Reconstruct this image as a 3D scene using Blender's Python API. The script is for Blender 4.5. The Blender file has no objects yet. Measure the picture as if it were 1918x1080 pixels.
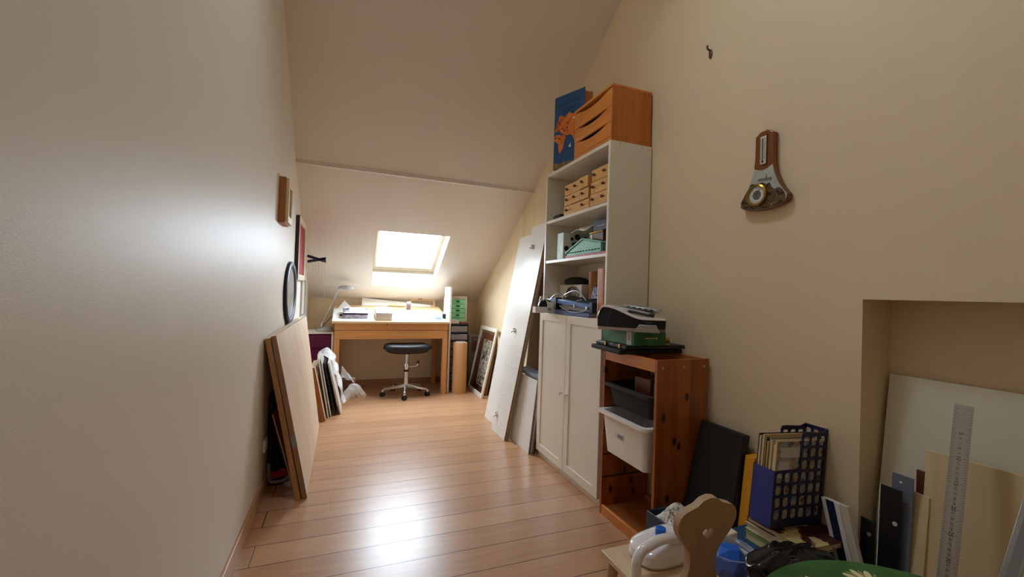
import bpy, bmesh, math, random
from mathutils import Vector, Matrix
random.seed(7)
V = Vector
PI = math.pi
SC = bpy.context.scene
COL = SC.collection

# ------------------------------------------------------------------ materials
def lin(h):
    h = h.lstrip('#')
    c = [int(h[i:i+2], 16)/255 for i in (0, 2, 4)]
    return tuple((x/12.92 if x <= .04045 else ((x+.055)/1.055)**2.4) for x in c) + (1.0,)

def new_mat(name):
    m = bpy.data.materials.new(name); m.use_nodes = True
    nt = m.node_tree
    return m, nt, nt.nodes['Principled BSDF'], nt.nodes, nt.links

def plain(name, col, rough=.5, metal=0., spec=.5, alpha=1., coat=0., bump=0., bscale=200., var=0., vscale=6., trans=0., sheen=0.):
    m, nt, b, N, L = new_mat(name)
    b.inputs['Base Color'].default_value = lin(col)
    b.inputs['Roughness'].default_value = rough
    b.inputs['Metallic'].default_value = metal
    b.inputs['Specular IOR Level'].default_value = spec
    b.inputs['Coat Weight'].default_value = coat
    b.inputs['Alpha'].default_value = alpha
    b.inputs['Transmission Weight'].default_value = trans
    b.inputs['Sheen Weight'].default_value = sheen
    tc = N.new('ShaderNodeTexCoord')
    if var > 0:
        n = N.new('ShaderNodeTexNoise'); n.inputs['Scale'].default_value = vscale; n.inputs['Detail'].default_value = 5
        L.new(tc.outputs['Object'], n.inputs['Vector'])
        mx = N.new('ShaderNodeMix'); mx.data_type = 'RGBA'
        c = lin(col)
        mx.inputs['A'].default_value = tuple(min(1, x*(1+var)) for x in c[:3]) + (1,)
        mx.inputs['B'].default_value = tuple(x*(1-var) for x in c[:3]) + (1,)
        L.new(n.outputs['Fac'], mx.inputs['Factor']); L.new(mx.outputs['Result'], b.inputs['Base Color'])
    if bump > 0:
        n2 = N.new('ShaderNodeTexNoise'); n2.inputs['Scale'].default_value = bscale; n2.inputs['Detail'].default_value = 3
        L.new(tc.outputs['Object'], n2.inputs['Vector'])
        bp = N.new('ShaderNodeBump'); bp.inputs['Strength'].default_value = bump; bp.inputs['Distance'].default_value = .002
        L.new(n2.outputs['Fac'], bp.inputs['Height']); L.new(bp.outputs['Normal'], b.inputs['Normal'])
    return m

def wood(name, c1, c2, axis='Z', scale=14., rough=.45, knots=0., strips=False, kcol='3a1c0c', coat=0., stretch=.06, spec=.5):
    m, nt, b, N, L = new_mat(name)
    b.inputs['Roughness'].default_value = rough; b.inputs['Coat Weight'].default_value = coat
    b.inputs['Specular IOR Level'].default_value = spec
    tc = N.new('ShaderNodeTexCoord'); mp = N.new('ShaderNodeMapping')
    s = [1., 1., 1.]; s['XYZ'.index(axis)] = stretch
    mp.inputs['Scale'].default_value = s
    L.new(tc.outputs['Object'], mp.inputs['Vector'])
    n = N.new('ShaderNodeTexNoise'); n.inputs['Scale'].default_value = scale; n.inputs['Detail'].default_value = 8; n.inputs['Roughness'].default_value = .65
    n.inputs['Distortion'].default_value = .6
    L.new(mp.outputs['Vector'], n.inputs['Vector'])
    n3 = N.new('ShaderNodeTexNoise'); n3.inputs['Scale'].default_value = scale*7; n3.inputs['Detail'].default_value = 3
    L.new(mp.outputs['Vector'], n3.inputs['Vector'])
    ad = N.new('ShaderNodeMath'); ad.operation = 'MULTIPLY_ADD'; ad.inputs[1].default_value = .35; 
    L.new(n3.outputs['Fac'], ad.inputs[0]); L.new(n.outputs['Fac'], ad.inputs[2])
    r = N.new('ShaderNodeValToRGB'); r.color_ramp.elements[0].position = .45; r.color_ramp.elements[1].position = .88
    r.color_ramp.elements[0].color = lin(c1); r.color_ramp.elements[1].color = lin(c2)
    L.new(ad.outputs[0], r.inputs['Fac'])
    out = r.outputs['Color']
    if knots > 0:
        mp2 = N.new('ShaderNodeMapping'); s2 = [1., 1., 1.]; s2['XYZ'.index(axis)] = .55; mp2.inputs['Scale'].default_value = s2
        L.new(tc.outputs['Object'], mp2.inputs['Vector'])
        vo = N.new('ShaderNodeTexVoronoi'); vo.inputs['Scale'].default_value = 8.
        L.new(mp2.outputs['Vector'], vo.inputs['Vector'])
        kr = N.new('ShaderNodeValToRGB'); kr.color_ramp.elements[0].position = knots*.5; kr.color_ramp.elements[1].position = knots
        kr.color_ramp.elements[0].color = (1, 1, 1, 1); kr.color_ramp.elements[1].color = (0, 0, 0, 1)
        L.new(vo.outputs['Distance'], kr.inputs['Fac'])
        mx = N.new('ShaderNodeMix'); mx.data_type = 'RGBA'; mx.inputs['B'].default_value = lin(kcol)
        L.new(kr.outputs['Color'], mx.inputs['Factor']); L.new(out, mx.inputs['A']); out = mx.outputs['Result']
    if strips:
        sx = N.new('ShaderNodeSeparateXYZ'); L.new(tc.outputs['Object'], sx.inputs[0])
        xy = N.new('ShaderNodeMath'); xy.operation = 'ADD'; L.new(sx.outputs['X'], xy.inputs[0]); L.new(sx.outputs['Y'], xy.inputs[1])
        fl = N.new('ShaderNodeMath'); fl.operation = 'SNAP'; fl.inputs[1].default_value = .058; L.new(xy.outputs[0], fl.inputs[0])
        wn = N.new('ShaderNodeTexWhiteNoise'); wn.noise_dimensions = '1D'; L.new(fl.outputs[0], wn.inputs['W'])
        mr = N.new('ShaderNodeMapRange'); mr.inputs['To Min'].default_value = .68; mr.inputs['To Max'].default_value = 1.25; L.new(wn.outputs['Value'], mr.inputs['Value'])
        hs = N.new('ShaderNodeHueSaturation'); L.new(mr.outputs[0], hs.inputs['Value']); L.new(out, hs.inputs['Color'])
        zz = N.new('ShaderNodeMath'); zz.operation = 'MULTIPLY'; zz.inputs[1].default_value = .6; L.new(sx.outputs['Z'], zz.inputs[0])
        cb = N.new('ShaderNodeCombineXYZ'); L.new(xy.outputs[0], cb.inputs[0]); L.new(zz.outputs[0], cb.inputs[1])
        vo = N.new('ShaderNodeTexVoronoi'); vo.voronoi_dimensions = '2D'; vo.inputs['Scale'].default_value = 8.5; L.new(cb.outputs[0], vo.inputs['Vector'])
        kr = N.new('ShaderNodeMapRange'); kr.inputs['From Min'].default_value = .07; kr.inputs['From Max'].default_value = .12; kr.inputs['To Min'].default_value = 1.; kr.inputs['To Max'].default_value = 0.; L.new(vo.outputs['Distance'], kr.inputs['Value'])
        mx = N.new('ShaderNodeMix'); mx.data_type = 'RGBA'; mx.inputs['B'].default_value = lin(kcol); L.new(kr.outputs[0], mx.inputs['Factor']); L.new(hs.outputs['Color'], mx.inputs['A']); out = mx.outputs['Result']
    L.new(out, b.inputs['Base Color'])
    bp = N.new('ShaderNodeBump'); bp.inputs['Strength'].default_value = .08; bp.inputs['Distance'].default_value = .001
    L.new(n.outputs['Fac'], bp.inputs['Height']); L.new(bp.outputs['Normal'], b.inputs['Normal'])
    return m

def laminate():
    m, nt, b, N, L = new_mat('laminate_floor')
    tc = N.new('ShaderNodeTexCoord'); mp = N.new('ShaderNodeMapping')
    mp.inputs['Location'].default_value = (.33, -1.845+.1575*20, 0)
    L.new(tc.outputs['Object'], mp.inputs['Vector'])
    br = N.new('ShaderNodeTexBrick'); br.inputs['Scale'].default_value = 1.
    br.inputs['Brick Width'].default_value = 2.8; br.inputs['Row Height'].default_value = .1575
    br.inputs['Mortar Size'].default_value = .0022; br.inputs['Mortar Smooth'].default_value = .3
    br.offset = .37; br.offset_frequency = 2
    br.inputs['Color1'].default_value = (.35, .35, .35, 1); br.inputs['Color2'].default_value = (.65, .65, .65, 1)
    br.inputs['Mortar'].default_value = (.5, .5, .5, 1)
    L.new(mp.outputs['Vector'], br.inputs['Vector'])
    mp2 = N.new('ShaderNodeMapping'); mp2.inputs['Scale'].default_value = (.12, 1, 1)
    L.new(tc.outputs['Object'], mp2.inputs['Vector'])
    n = N.new('ShaderNodeTexNoise'); n.inputs['Scale'].default_value = 26; n.inputs['Detail'].default_value = 9; n.inputs['Roughness'].default_value = .7; n.inputs['Distortion'].default_value = .5
    L.new(mp2.outputs['Vector'], n.inputs['Vector'])
    a = N.new('ShaderNodeMath'); a.operation = 'MULTIPLY_ADD'; a.inputs[1].default_value = .45
    L.new(br.outputs['Color'], a.inputs[0])
    n5 = N.new('ShaderNodeMath'); n5.operation = 'MULTIPLY'; n5.inputs[1].default_value = .5
    L.new(n.outputs['Fac'], n5.inputs[0]); L.new(n5.outputs[0], a.inputs[2])
    r = N.new('ShaderNodeValToRGB'); e = r.color_ramp.elements
    e[0].position = .32; e[0].color = lin('a87c5a'); e[1].position = .68; e[1].color = lin('c89c76')
    L.new(a.outputs[0], r.inputs['Fac'])
    mx = N.new('ShaderNodeMix'); mx.data_type = 'RGBA'; mx.inputs['B'].default_value = lin('3a2014')
    L.new(br.outputs['Fac'], mx.inputs['Factor']); L.new(r.outputs['Color'], mx.inputs['A'])
    L.new(mx.outputs['Result'], b.inputs['Base Color'])
    b.inputs['Roughness'].default_value = .30; b.inputs['Specular IOR Level'].default_value = .5
    bp = N.new('ShaderNodeBump'); bp.invert = True; bp.inputs['Strength'].default_value = .5; bp.inputs['Distance'].default_value = .001
    L.new(br.outputs['Fac'], bp.inputs['Height']); L.new(bp.outputs['Normal'], b.inputs['Normal'])
    return m

def pane_glass(name, tint=(1, 1, 1, 1), gloss=.06):
    m = bpy.data.materials.new(name); m.use_nodes = True
    nt = m.node_tree; nt.nodes.clear(); N = nt.nodes; L = nt.links
    t = N.new('ShaderNodeBsdfTransparent'); t.inputs['Color'].default_value = tint
    g = N.new('ShaderNodeBsdfGlossy'); g.inputs['Roughness'].default_value = .02
    mx = N.new('ShaderNodeMixShader'); mx.inputs['Fac'].default_value = gloss
    o = N.new('ShaderNodeOutputMaterial')
    L.new(t.outputs[0], mx.inputs[1]); L.new(g.outputs[0], mx.inputs[2]); L.new(mx.outputs[0], o.inputs['Surface'])
    return m

def film(name, col='e8ecee', vis=.45, rough=.25, bump=.0):
    """thin clear plastic: see-through with milky gloss"""
    m = bpy.data.materials.new(name); m.use_nodes = True
    nt = m.node_tree; N = nt.nodes; L = nt.links
    b = N['Principled BSDF']; b.inputs['Base Color'].default_value = lin(col); b.inputs['Roughness'].default_value = rough
    o = N['Material Output']
    t = N.new('ShaderNodeBsdfTransparent')
    mx = N.new('ShaderNodeMixShader'); mx.inputs['Fac'].default_value = vis
    L.new(t.outputs[0], mx.inputs[1]); L.new(b.outputs[0], mx.inputs[2]); L.new(mx.outputs[0], o.inputs['Surface'])
    if bump:
        tc = N.new('ShaderNodeTexCoord'); vo = N.new('ShaderNodeTexVoronoi'); vo.inputs['Scale'].default_value = 95; vo.feature = 'SMOOTH_F1'
        L.new(tc.outputs['Object'], vo.inputs['Vector'])
        bp = N.new('ShaderNodeBump'); bp.inputs['Strength'].default_value = bump; bp.inputs['Distance'].default_value = .004; bp.invert = True
        L.new(vo.outputs['Distance'], bp.inputs['Height']); L.new(bp.outputs['Normal'], b.inputs['Normal'])
    return m

def mottled(name, stops, scale=20., rough=.5, stretch=(1, 1, 1), detail=6.):
    m, nt, b, N, L = new_mat(name)
    tc = N.new('ShaderNodeTexCoord'); mp = N.new('ShaderNodeMapping'); mp.inputs['Scale'].default_value = stretch
    L.new(tc.outputs['Object'], mp.inputs['Vector'])
    n = N.new('ShaderNodeTexNoise'); n.inputs['Scale'].default_value = scale; n.inputs['Detail'].default_value = detail
    L.new(mp.outputs['Vector'], n.inputs['Vector'])
    r = N.new('ShaderNodeValToRGB'); e = r.color_ramp.elements
    e[0].position, e[0].color = stops[0][0], lin(stops[0][1]); e[1].position, e[1].color = stops[-1][0], lin(stops[-1][1])
    for p, c in stops[1:-1]:
        x = e.new(p); x.color = lin(c)
    L.new(n.outputs['Fac'], r.inputs['Fac']); L.new(r.outputs['Color'], b.inputs['Base Color'])
    b.inputs['Roughness'].default_value = rough
    return m

M = {}
M['wall_l'] = plain('wall_paint_cool_sheen', 'e3ddd2', .47, spec=.42, bump=.12, bscale=260, var=.02, vscale=3)  # same paint as the cream walls, greyed to hold the cool window sheen
M['wall'] = plain('cream_wall_paint', 'e3d0ae', .5, spec=.35, bump=.18, bscale=260, var=.03, vscale=3)
M['ceil'] = plain('ceiling_paint', 'e2dacf', .6, bump=.2, bscale=260, var=.02, vscale=3)
M['reveal'] = plain('white_reveal_paint', 'c6c4be', .5)
M['floor'] = laminate()
M['skirt'] = wood('skirting_wood', 'a87c54', 'c49c72', 'Y', 18, .4)
M['skirtX'] = wood('skirting_wood_across', '9c6c4c', 'b88a64', 'X', 18, .4)
M['white_lacquer'] = plain('white_lacquer', 'e2ddd0', .35)
M['white_board'] = plain('white_melamine', 'e4e2dc', .3)
M['chip'] = mottled('chipboard_edge', [(.3, '5a4636'), (.5, '8a7258'), (.7, 'a89070')], 160, .8)
M['winframe'] = plain('window_frame_paint', 'a8987e', .4)
M['glass'] = pane_glass('window_glass')
M['picglass'] = pane_glass('picture_glass', gloss=.12)
M['desk'] = wood('desk_beech', 'b87c44', 'd69c62', 'X', 9, .4)
M['deskZ'] = wood('desk_beech_upright', 'b87c44', 'd69c62', 'Z', 9, .4)
M['desktop'] = wood('desk_top_birch', 'c4a276', 'd6ba90', 'X', 9, .4)
M['paper'] = plain('white_paper', 'd2d0cc', .7)
M['creampaper'] = plain('cream_paper', 'dccfae', .75)
M['pine'] = wood('stained_pine', '7c3c12', 'ac6226', 'Z', 12, .38, strips=True, kcol='351506', coat=.15)
M['pineY'] = wood('stained_pine_across', 'b06024', 'd48a40', 'Y', 10, .38, coat=.15)
M['pineD'] = wood('stained_pine_deep', '8a5024', 'a86a38', 'X', 10, .38, coat=.15)
M['chestfront'] = wood('chest_front_pine', 'c06c22', 'dc9040', 'Y', 12, .4, coat=.1)
M['chestside'] = wood('chest_side_pine', 'a4581a', 'c87a2e', 'Z', 16, .4, knots=.055, coat=.1)
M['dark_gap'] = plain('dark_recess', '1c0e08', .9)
M['drawerwood'] = wood('small_drawer_wood', 'cc9450', 'e4b672', 'Y', 14, .5)
M['drawerside'] = wood('small_drawer_side', 'b08048', 'c89c64', 'X', 14, .5)
M['knobwood'] = plain('brown_knob', '5a3218', .4)
M['blond'] = wood('blond_board', 'd4be94', 'e2d0a8', 'Z', 12, .5)
M['ply'] = wood('pale_ply_face', 'ccb298', 'e0ccb4', 'Z', 5, .5, stretch=.35)
M['plyedge'] = wood('ply_edge', '9c6e42', 'bc8e5c', 'Z', 20, .55)
M['plyedge2'] = wood('ply_edge_dark', '8a6246', 'a67c5c', 'Z', 20, .5)
M['brownboard'] = wood('orange_brown_board', '9c6030', 'b4763e', 'Z', 14, .5)
M['black'] = plain('black_plastic', '121214', .4)
M['blackmatte'] = plain('black_matte', '171412', .75)
M['blackvinyl'] = plain('black_vinyl', '0f0f15', .5, bump=.1, bscale=300)
M['chrome'] = plain('chrome', 'd8d8da', .12, metal=1)
M['steel'] = plain('brushed_steel', 'b4b2ae', .38, metal=.85)
M['silver'] = plain('silver_paint', 'b8bcc0', .32, metal=.7)
M['grey'] = plain('grey_plastic', '8a8a8a', .5)
M['navy'] = plain('navy', '131a38', .5)
M['cordblue'] = plain('blue_plastic', '1c2c78', .42)
M['rackdark'] = plain('dark_blue_plastic', '141a48', .42)
M['brightblue'] = plain('bright_blue_plastic', '1560c8', .35)
M['bluefold'] = plain('blue_folder', '2c4c90', .4)
M['steelblue'] = plain('steel_blue_metal', '4a6c9c', .3, metal=.4)
M['white'] = plain('white_plastic', 'e6e4e0', .3)
M['whiteglossy'] = plain('glossy_white_plastic', 'e4e0e0', .12, coat=.5)
M['offwhite'] = plain('off_white', 'd2ccbe', .5)
M['kraft'] = plain('kraft_paper', 'c69a68', .65, var=.05)
M['tube'] = plain('cardboard_tube', 'b07038', .6, var=.06)
M['green'] = plain('mint_drawer', '8cd8ae', .4)
M['dkgreen'] = plain('dark_green', '1c6a3c', .5)
M['teal'] = plain('teal_paint', '78c4a8', .5, var=.05)
M['tealdark'] = plain('deep_teal_paint', '3f9a84', .5)
M['red'] = plain('red_card', 'b8303c', .5)
M['crimson'] = plain('crimson_mat', 'a02830', .6)
M['purple'] = plain('purple_fabric', '6a1844', .8, bump=.3, bscale=500)
M['yellow'] = plain('yellow_orange_card', 'e09a1c', .55)
M['fawn'] = wood('pale_birch', 'ac9070', 'c0a484', 'Z', 10, .45)
M['fawnX'] = wood('pale_birch_flat', 'c8aa88', 'd8be9c', 'Y', 10, .45)
M['tablegreen'] = mottled('green_painted_wood', [(.3, '2a5426'), (.55, '3a6c34'), (.75, '487a3c')], 9, .45)
M['petal'] = plain('cream_petal', 'd8cf9c', .55)
M['petalshade'] = plain('olive_petal', '9a9268', .55)
M['petalyellow'] = plain('yellow_petal', 'd8a03c', .55)
M['bag'] = plain('black_bin_bag', '0b0b10', .24, coat=.3)
M['clear'] = film('clear_plastic', vis=.22, rough=.15)
M['bubble'] = film('bubble_wrap', 'f2f4f5', vis=.48, rough=.2, bump=.9)
M['filmwrap'] = film('plastic_wrap', 'f0f0ee', vis=.28, rough=.2)
M['smoke'] = film('smoky_drawer', 'b4b0b8', vis=.6, rough=.25)
M['brass'] = plain('brass', 'b08a3c', .28, metal=.9)
M['dial'] = plain('dial_face', 'd8d8d0', .35)
M['dialgrey'] = plain('dial_centre', '66665e', .35)
M['barowood'] = wood('varnished_wood', '6a3a16', '8c5222', 'Z', 20, .35, coat=.2)
M['baroscene'] = mottled('painted_rocks', [(.38, '1a120c'), (.47, '4a3420'), (.54, '7a6038'), (.62, '2a2018'), (.72, 'a88a58')], 42, .35, (1, 1, 2.0), 8)
M['barosky'] = mottled('painted_sky', [(.3, 'a8aca4'), (.7, 'c4c6bc')], 12, .35)
M['barogrey'] = plain('painted_grey_green', '74786c', .4)
M['mirror'] = plain('mirror_glass', 'd4dcde', .18, metal=.55)  # pale base paints in the window-lit wall the glass would reflect
M['brownframe'] = wood('brown_frame', '5a2e1c', '76422a', 'Z', 20, .35)
M['picture'] = mottled('ink_picture', [(.40, '2a241e'), (.47, '8a8272'), (.52, 'd8d0bc'), (.58, '6c6050'), (.68, 'e4decc')], 16, .6, (1, 1, 1), 10)
M['tinlid'] = mottled('floral_tin', [(.40, '2c2c50'), (.46, 'e8e4e0'), (.54, 'e6d8a8'), (.60, 'e8e6e4'), (.68, '3a3a60')], 9, .4)
M['tinside'] = mottled('tin_side', [(.40, '8a8494'), (.60, 'b8b0b0')], 30, .5)
M['map_blue'] = plain('map_blue', '1e5288', .5, var=.08, vscale=20)
M['map_land'] = mottled('map_orange', [(.3, 'b85418'), (.5, 'd87830'), (.7, 'e08c40')], 22, .5)
M['map_ice'] = plain('map_white', 'd8d4c8', .5)
M['map_ground'] = mottled('map_ochre', [(.35, '6a5a34'), (.6, '9a7a44')], 30, .5)
M['ink'] = plain('black_ink', '14141a', .6)
M['inkblue'] = plain('dark_blue_ink', '0e2440', .6)
M['boxbrown'] = plain('brown_cardboard', '8a6a44', .7, var=.08)
M['pages'] = plain('book_pages', 'cfc2a2', .8)
M['olive'] = plain('olive_green_cover', '6c8038', .55)
M['bookblue'] = plain('blue_book_cover', '1c4a74', .5)
M['bookred'] = plain('dark_red_cover', '5c161a', .5)
M['cover_mix'] = mottled('magazine_cover_green', [(.35, '1c2e2a'), (.5, '4a5c30'), (.62, '7a8050'), (.72, '24343c')], 14, .4)
M['cover_mag'] = mottled('magazine_cover_town', [(.34, '3a4452'), (.46, '9aa0aa'), (.55, 'b8a890'), (.64, '5a3a34'), (.74, '6c7a3a')], 30, .35)
M['magA'] = plain('magazine_spine_cream', 'c8b48c', .6)
M['magB'] = plain('magazine_spine_grey', '8c8478', .6)
M['magC'] = plain('magazine_spine_ochre', 'b08a50', .6)
M['rockbrown'] = mottled('cream_red_cover', [(.36, 'c8b47c'), (.44, 'd0bc88'), (.47, '4a1216'), (.7, '2a1010')], 14, .5)

# ------------------------------------------------------------------ mesh helper
class MB:
    def __init__(s):
        s.bm = bmesh.new(); s.mi = 0
    def _f(s, vs):
        try:
            f = s.bm.faces.new(vs); f.material_index = s.mi; return f
        except ValueError:
            return None
    def hexa(s, p):     # p: 8 points, bottom ring 0-3 then top ring 4-7
        v = [s.bm.verts.new(V(q)) for q in p]
        for a in ((3, 2, 1, 0), (4, 5, 6, 7), (0, 1, 5, 4), (1, 2, 6, 5), (2, 3, 7, 6), (3, 0, 4, 7)):
            s._f([v[i] for i in a])
        return s
    def box(s, x0, x1, y0, y1, z0, z1):
        return s.hexa([(x0, y0, z0), (x1, y0, z0), (x1, y1, z0), (x0, y1, z0), (x0, y0, z1), (x1, y0, z1), (x1, y1, z1), (x0, y1, z1)])
    def ob(s, o, u, v, w):
        o, u, v, w = V(o), V(u), V(v), V(w)
        return s.hexa([o, o+u, o+u+v, o+v, o+w, o+u+w, o+u+v+w, o+v+w])
    def prism(s, pts, vec):
        vec = V(vec); a = [s.bm.verts.new(V(p)) for p in pts]; b = [s.bm.verts.new(V(p)+vec) for p in pts]
        n = len(pts); s._f(a[::-1]); s._f(b)
        for i in range(n):
            s._f([a[i], a[(i+1) % n], b[(i+1) % n], b[i]])
        return s
    def ring(s, outer, inner, vec):      # solid plate with a hole, same point count
        vec = V(vec); n = len(outer)
        A = [s.bm.verts.new(V(p)) for p in outer]; B = [s.bm.verts.new(V(p)) for p in inner]
        C = [s.bm.verts.new(V(p)+vec) for p in outer]; D = [s.bm.verts.new(V(p)+vec) for p in inner]
        for i in range(n):
            j = (i+1) % n
            s._f([A[i], B[i], B[j], A[j]]); s._f([C[i], C[j], D[j], D[i]])
            s._f([A[i], A[j], C[j], C[i]]); s._f([B[i], D[i], D[j], B[j]])
        return s
    def frame(s, o, u, v, w, m):         # rectangular frame: origin, full u, full v, depth w, margin(s)
        o, u, v, w = V(o), V(u), V(v), V(w)
        if not isinstance(m, (tuple, list)): m = (m, m, m, m)   # left,right,bottom,top in metres
        U, W = u.normalized(), v.normalized()
        i0 = o+U*m[0]+W*m[2]; i1 = o+u-U*m[1]+W*m[2]; i2 = o+u+v-U*m[1]-W*m[3]; i3 = o+v+U*m[0]-W*m[3]
        return s.ring([o, o+u, o+u+v, o+v], [i0, i1, i2, i3], w)
    def cyl(s, p0, p1, r0, r1=None, n=24):
        p0, p1 = V(p0), V(p1); r1 = r0 if r1 is None else r1
        d = (p1-p0).normalized(); a = d.orthogonal().normalized(); b = d.cross(a)
        A = [s.bm.verts.new(p0+(a*math.cos(2*PI*i/n)+b*math.sin(2*PI*i/n))*r0) for i in range(n)]
        B = [s.bm.verts.new(p1+(a*math.cos(2*PI*i/n)+b*math.sin(2*PI*i/n))*r1) for i in range(n)]
        s._f(A[::-1]); s._f(B)
        for i in range(n): s._f([A[i], A[(i+1) % n], B[(i+1) % n], B[i]])
        return s
    def lathe(s, prof, c=(0, 0, 0), ax=(0, 0, 1), n=32, sx=1., sy=1., ref=None):
        c, ax = V(c), V(ax).normalized()
        a = (V(ref) if ref else (V((1, 0, 0)) if abs(ax.z) > .9 else ax.orthogonal())).normalized(); b = ax.cross(a)
        rings = []
        for r, h in prof:
            if r < 1e-6: rings.append([s.bm.verts.new(c+ax*h)])
            else: rings.append([s.bm.verts.new(c+ax*h+(a*math.cos(2*PI*i/n)*sx+b*math.sin(2*PI*i/n)*sy)*r) for i in range(n)])
        for A, B in zip(rings, rings[1:]):
            for i in range(n):
                j = (i+1) % n
                if len(A) == 1 and len(B) == 1: continue
                if len(A) == 1: s._f([A[0], B[j], B[i]])
                elif len(B) == 1: s._f([A[i], A[j], B[0]])
                else: s._f([A[i], A[j], B[j], B[i]])
        return s
    def tube(s, pts, r, n=10, closed=False, flat=1.):
        pts = [V(p) for p in pts]; m = len(pts); rings = []
        nrm = None
        for i, p in enumerate(pts):
            a = pts[(i-1) % m] if (closed or i) else p
            b = pts[(i+1) % m] if (closed or i < m-1) else p
            t = (b-a).normalized()
            if nrm is None: nrm = t.orthogonal().normalized()
            nrm = (nrm-t*nrm.dot(t)).normalized(); bn = t.cross(nrm)
            rr = r[i] if isinstance(r, (list, tuple)) else r
            rings.append([s.bm.verts.new(p+(nrm*math.cos(2*PI*k/n)+bn*math.sin(2*PI*k/n)*flat)*rr) for k in range(n)])
        for i in range(m if closed else m-1):
            A, B = rings[i], rings[(i+1) % m]
            for k in range(n): s._f([A[k], A[(k+1) % n], B[(k+1) % n], B[k]])
        if not closed: s._f(rings[0][::-1]); s._f(rings[-1])
        return s
    def grid(s, fn, nu, nv):
        g = [[s.bm.verts.new(V(fn(i/(nu-1), j/(nv-1)))) for j in range(nv)] for i in range(nu)]
        for i in range(nu-1):
            for j in range(nv-1): s._f([g[i][j], g[i+1][j], g[i+1][j+1], g[i][j+1]])
        return s
    def text(s, txt, o, u, v, size, depth=.0004, align='CENTER', shear=0.):
        c = bpy.data.curves.new('lettering', 'FONT'); c.body = txt; c.size = 1.; c.align_x = align; c.align_y = 'CENTER'; c.shear = shear
        c.resolution_u = 3
        t = bpy.data.objects.new('lettering', c); COL.objects.link(t)
        dg = bpy.context.evaluated_depsgraph_get()
        me = bpy.data.meshes.new_from_object(t.evaluated_get(dg))
        o, u, v = V(o), V(u).normalized(), V(v).normalized(); w = u.cross(v)
        vs = [s.bm.verts.new(o+u*p.co.x*size+v*p.co.y*size+w*depth) for p in me.vertices]
        for p in me.polygons: s._f([vs[i] for i in p.vertices])
        bpy.data.objects.remove(t); bpy.data.meshes.remove(me); bpy.data.curves.remove(c)
        return s

ROOT = {}
def obj(name, mb, mat, parent=None, bevel=0., seg=2, smooth=True, ang=35, sub=0, origin=None, solid=0.):
    bm = mb.bm
    bmesh.ops.recalc_face_normals(bm, faces=bm.faces[:])
    org = V(origin) if origin is not None else (ROOT[parent.name] if parent else None)
    if org is None:
        lo = V((min(v.co.x for v in bm.verts)+max(v.co.x for v in bm.verts), min(v.co.y for v in bm.verts)+max(v.co.y for v in bm.verts), 0))/2
        lo.z = min(v.co.z for v in bm.verts); org = lo
    for v in bm.verts: v.co -= org
    if smooth:
        for f in bm.faces: f.smooth = True
        lim = math.radians(ang)
        for e in bm.edges:
            if len(e.link_faces) == 2 and e.calc_face_angle(0) > lim: e.smooth = False
    me = bpy.data.meshes.new(name); bm.to_mesh(me); bm.free()
    for m in (mat if isinstance(mat, (list, tuple)) else [mat]): me.materials.append(m)
    o = bpy.data.objects.new(name, me); COL.objects.link(o)
    if parent: o.parent = parent
    else: o.location = org
    ROOT[o.name] = org
    if sub:
        q = o.modifiers.new('subsurf', 'SUBSURF'); q.levels = sub; q.render_levels = sub
    if solid:
        q = o.modifiers.new('solid', 'SOLIDIFY'); q.thickness = solid; q.offset = 0
    if bevel:
        q = o.modifiers.new('bevel', 'BEVEL'); q.width = bevel; q.segments = seg; q.limit_method = 'ANGLE'; q.angle_limit = math.radians(40)
    return o

def tag(o, label, cat, group=None):
    o['label'] = label; o['category'] = cat
    if group: o['group'] = group
    return o

def thing(name, label, cat, loc, group=None):
    o = bpy.data.objects.new(name, None); COL.objects.link(o); o.location = loc; o.empty_display_size = .05
    ROOT[o.name] = V(loc)
    return tag(o, label, cat, group)

def struct(name, mb, mat, parent=None, **k):
    o = obj(name, mb, mat, parent, smooth=k.pop('smooth', False), **k)
    if not parent: o['kind'] = 'structure'
    return o

def B(*a): return MB().box(*a)

# ------------------------------------------------------------------ camera
yaw, pit, rol, FPX = .37197695, .01346916, -.03247981, 798.5
HC = 1.145
fw = V((math.sin(yaw)*math.cos(pit), math.cos(yaw)*math.cos(pit), math.sin(pit)))
rt = V((math.cos(yaw), -math.sin(yaw), 0)); dn = fw.cross(rt)
r2 = rt*math.cos(rol)+dn*math.sin(rol); d2 = dn*math.cos(rol)-rt*math.sin(rol)
cam = bpy.data.cameras.new('camera'); co = bpy.data.objects.new('camera', cam); COL.objects.link(co)
cam.sensor_fit = 'HORIZONTAL'; cam.sensor_width = 36; cam.lens = FPX/1918*36; cam.clip_start = .02
mt = Matrix((r2, -d2, -fw)).transposed().to_4x4(); mt.translation = V((0, 0, HC)); co.matrix_world = mt
SC.camera = co

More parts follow.
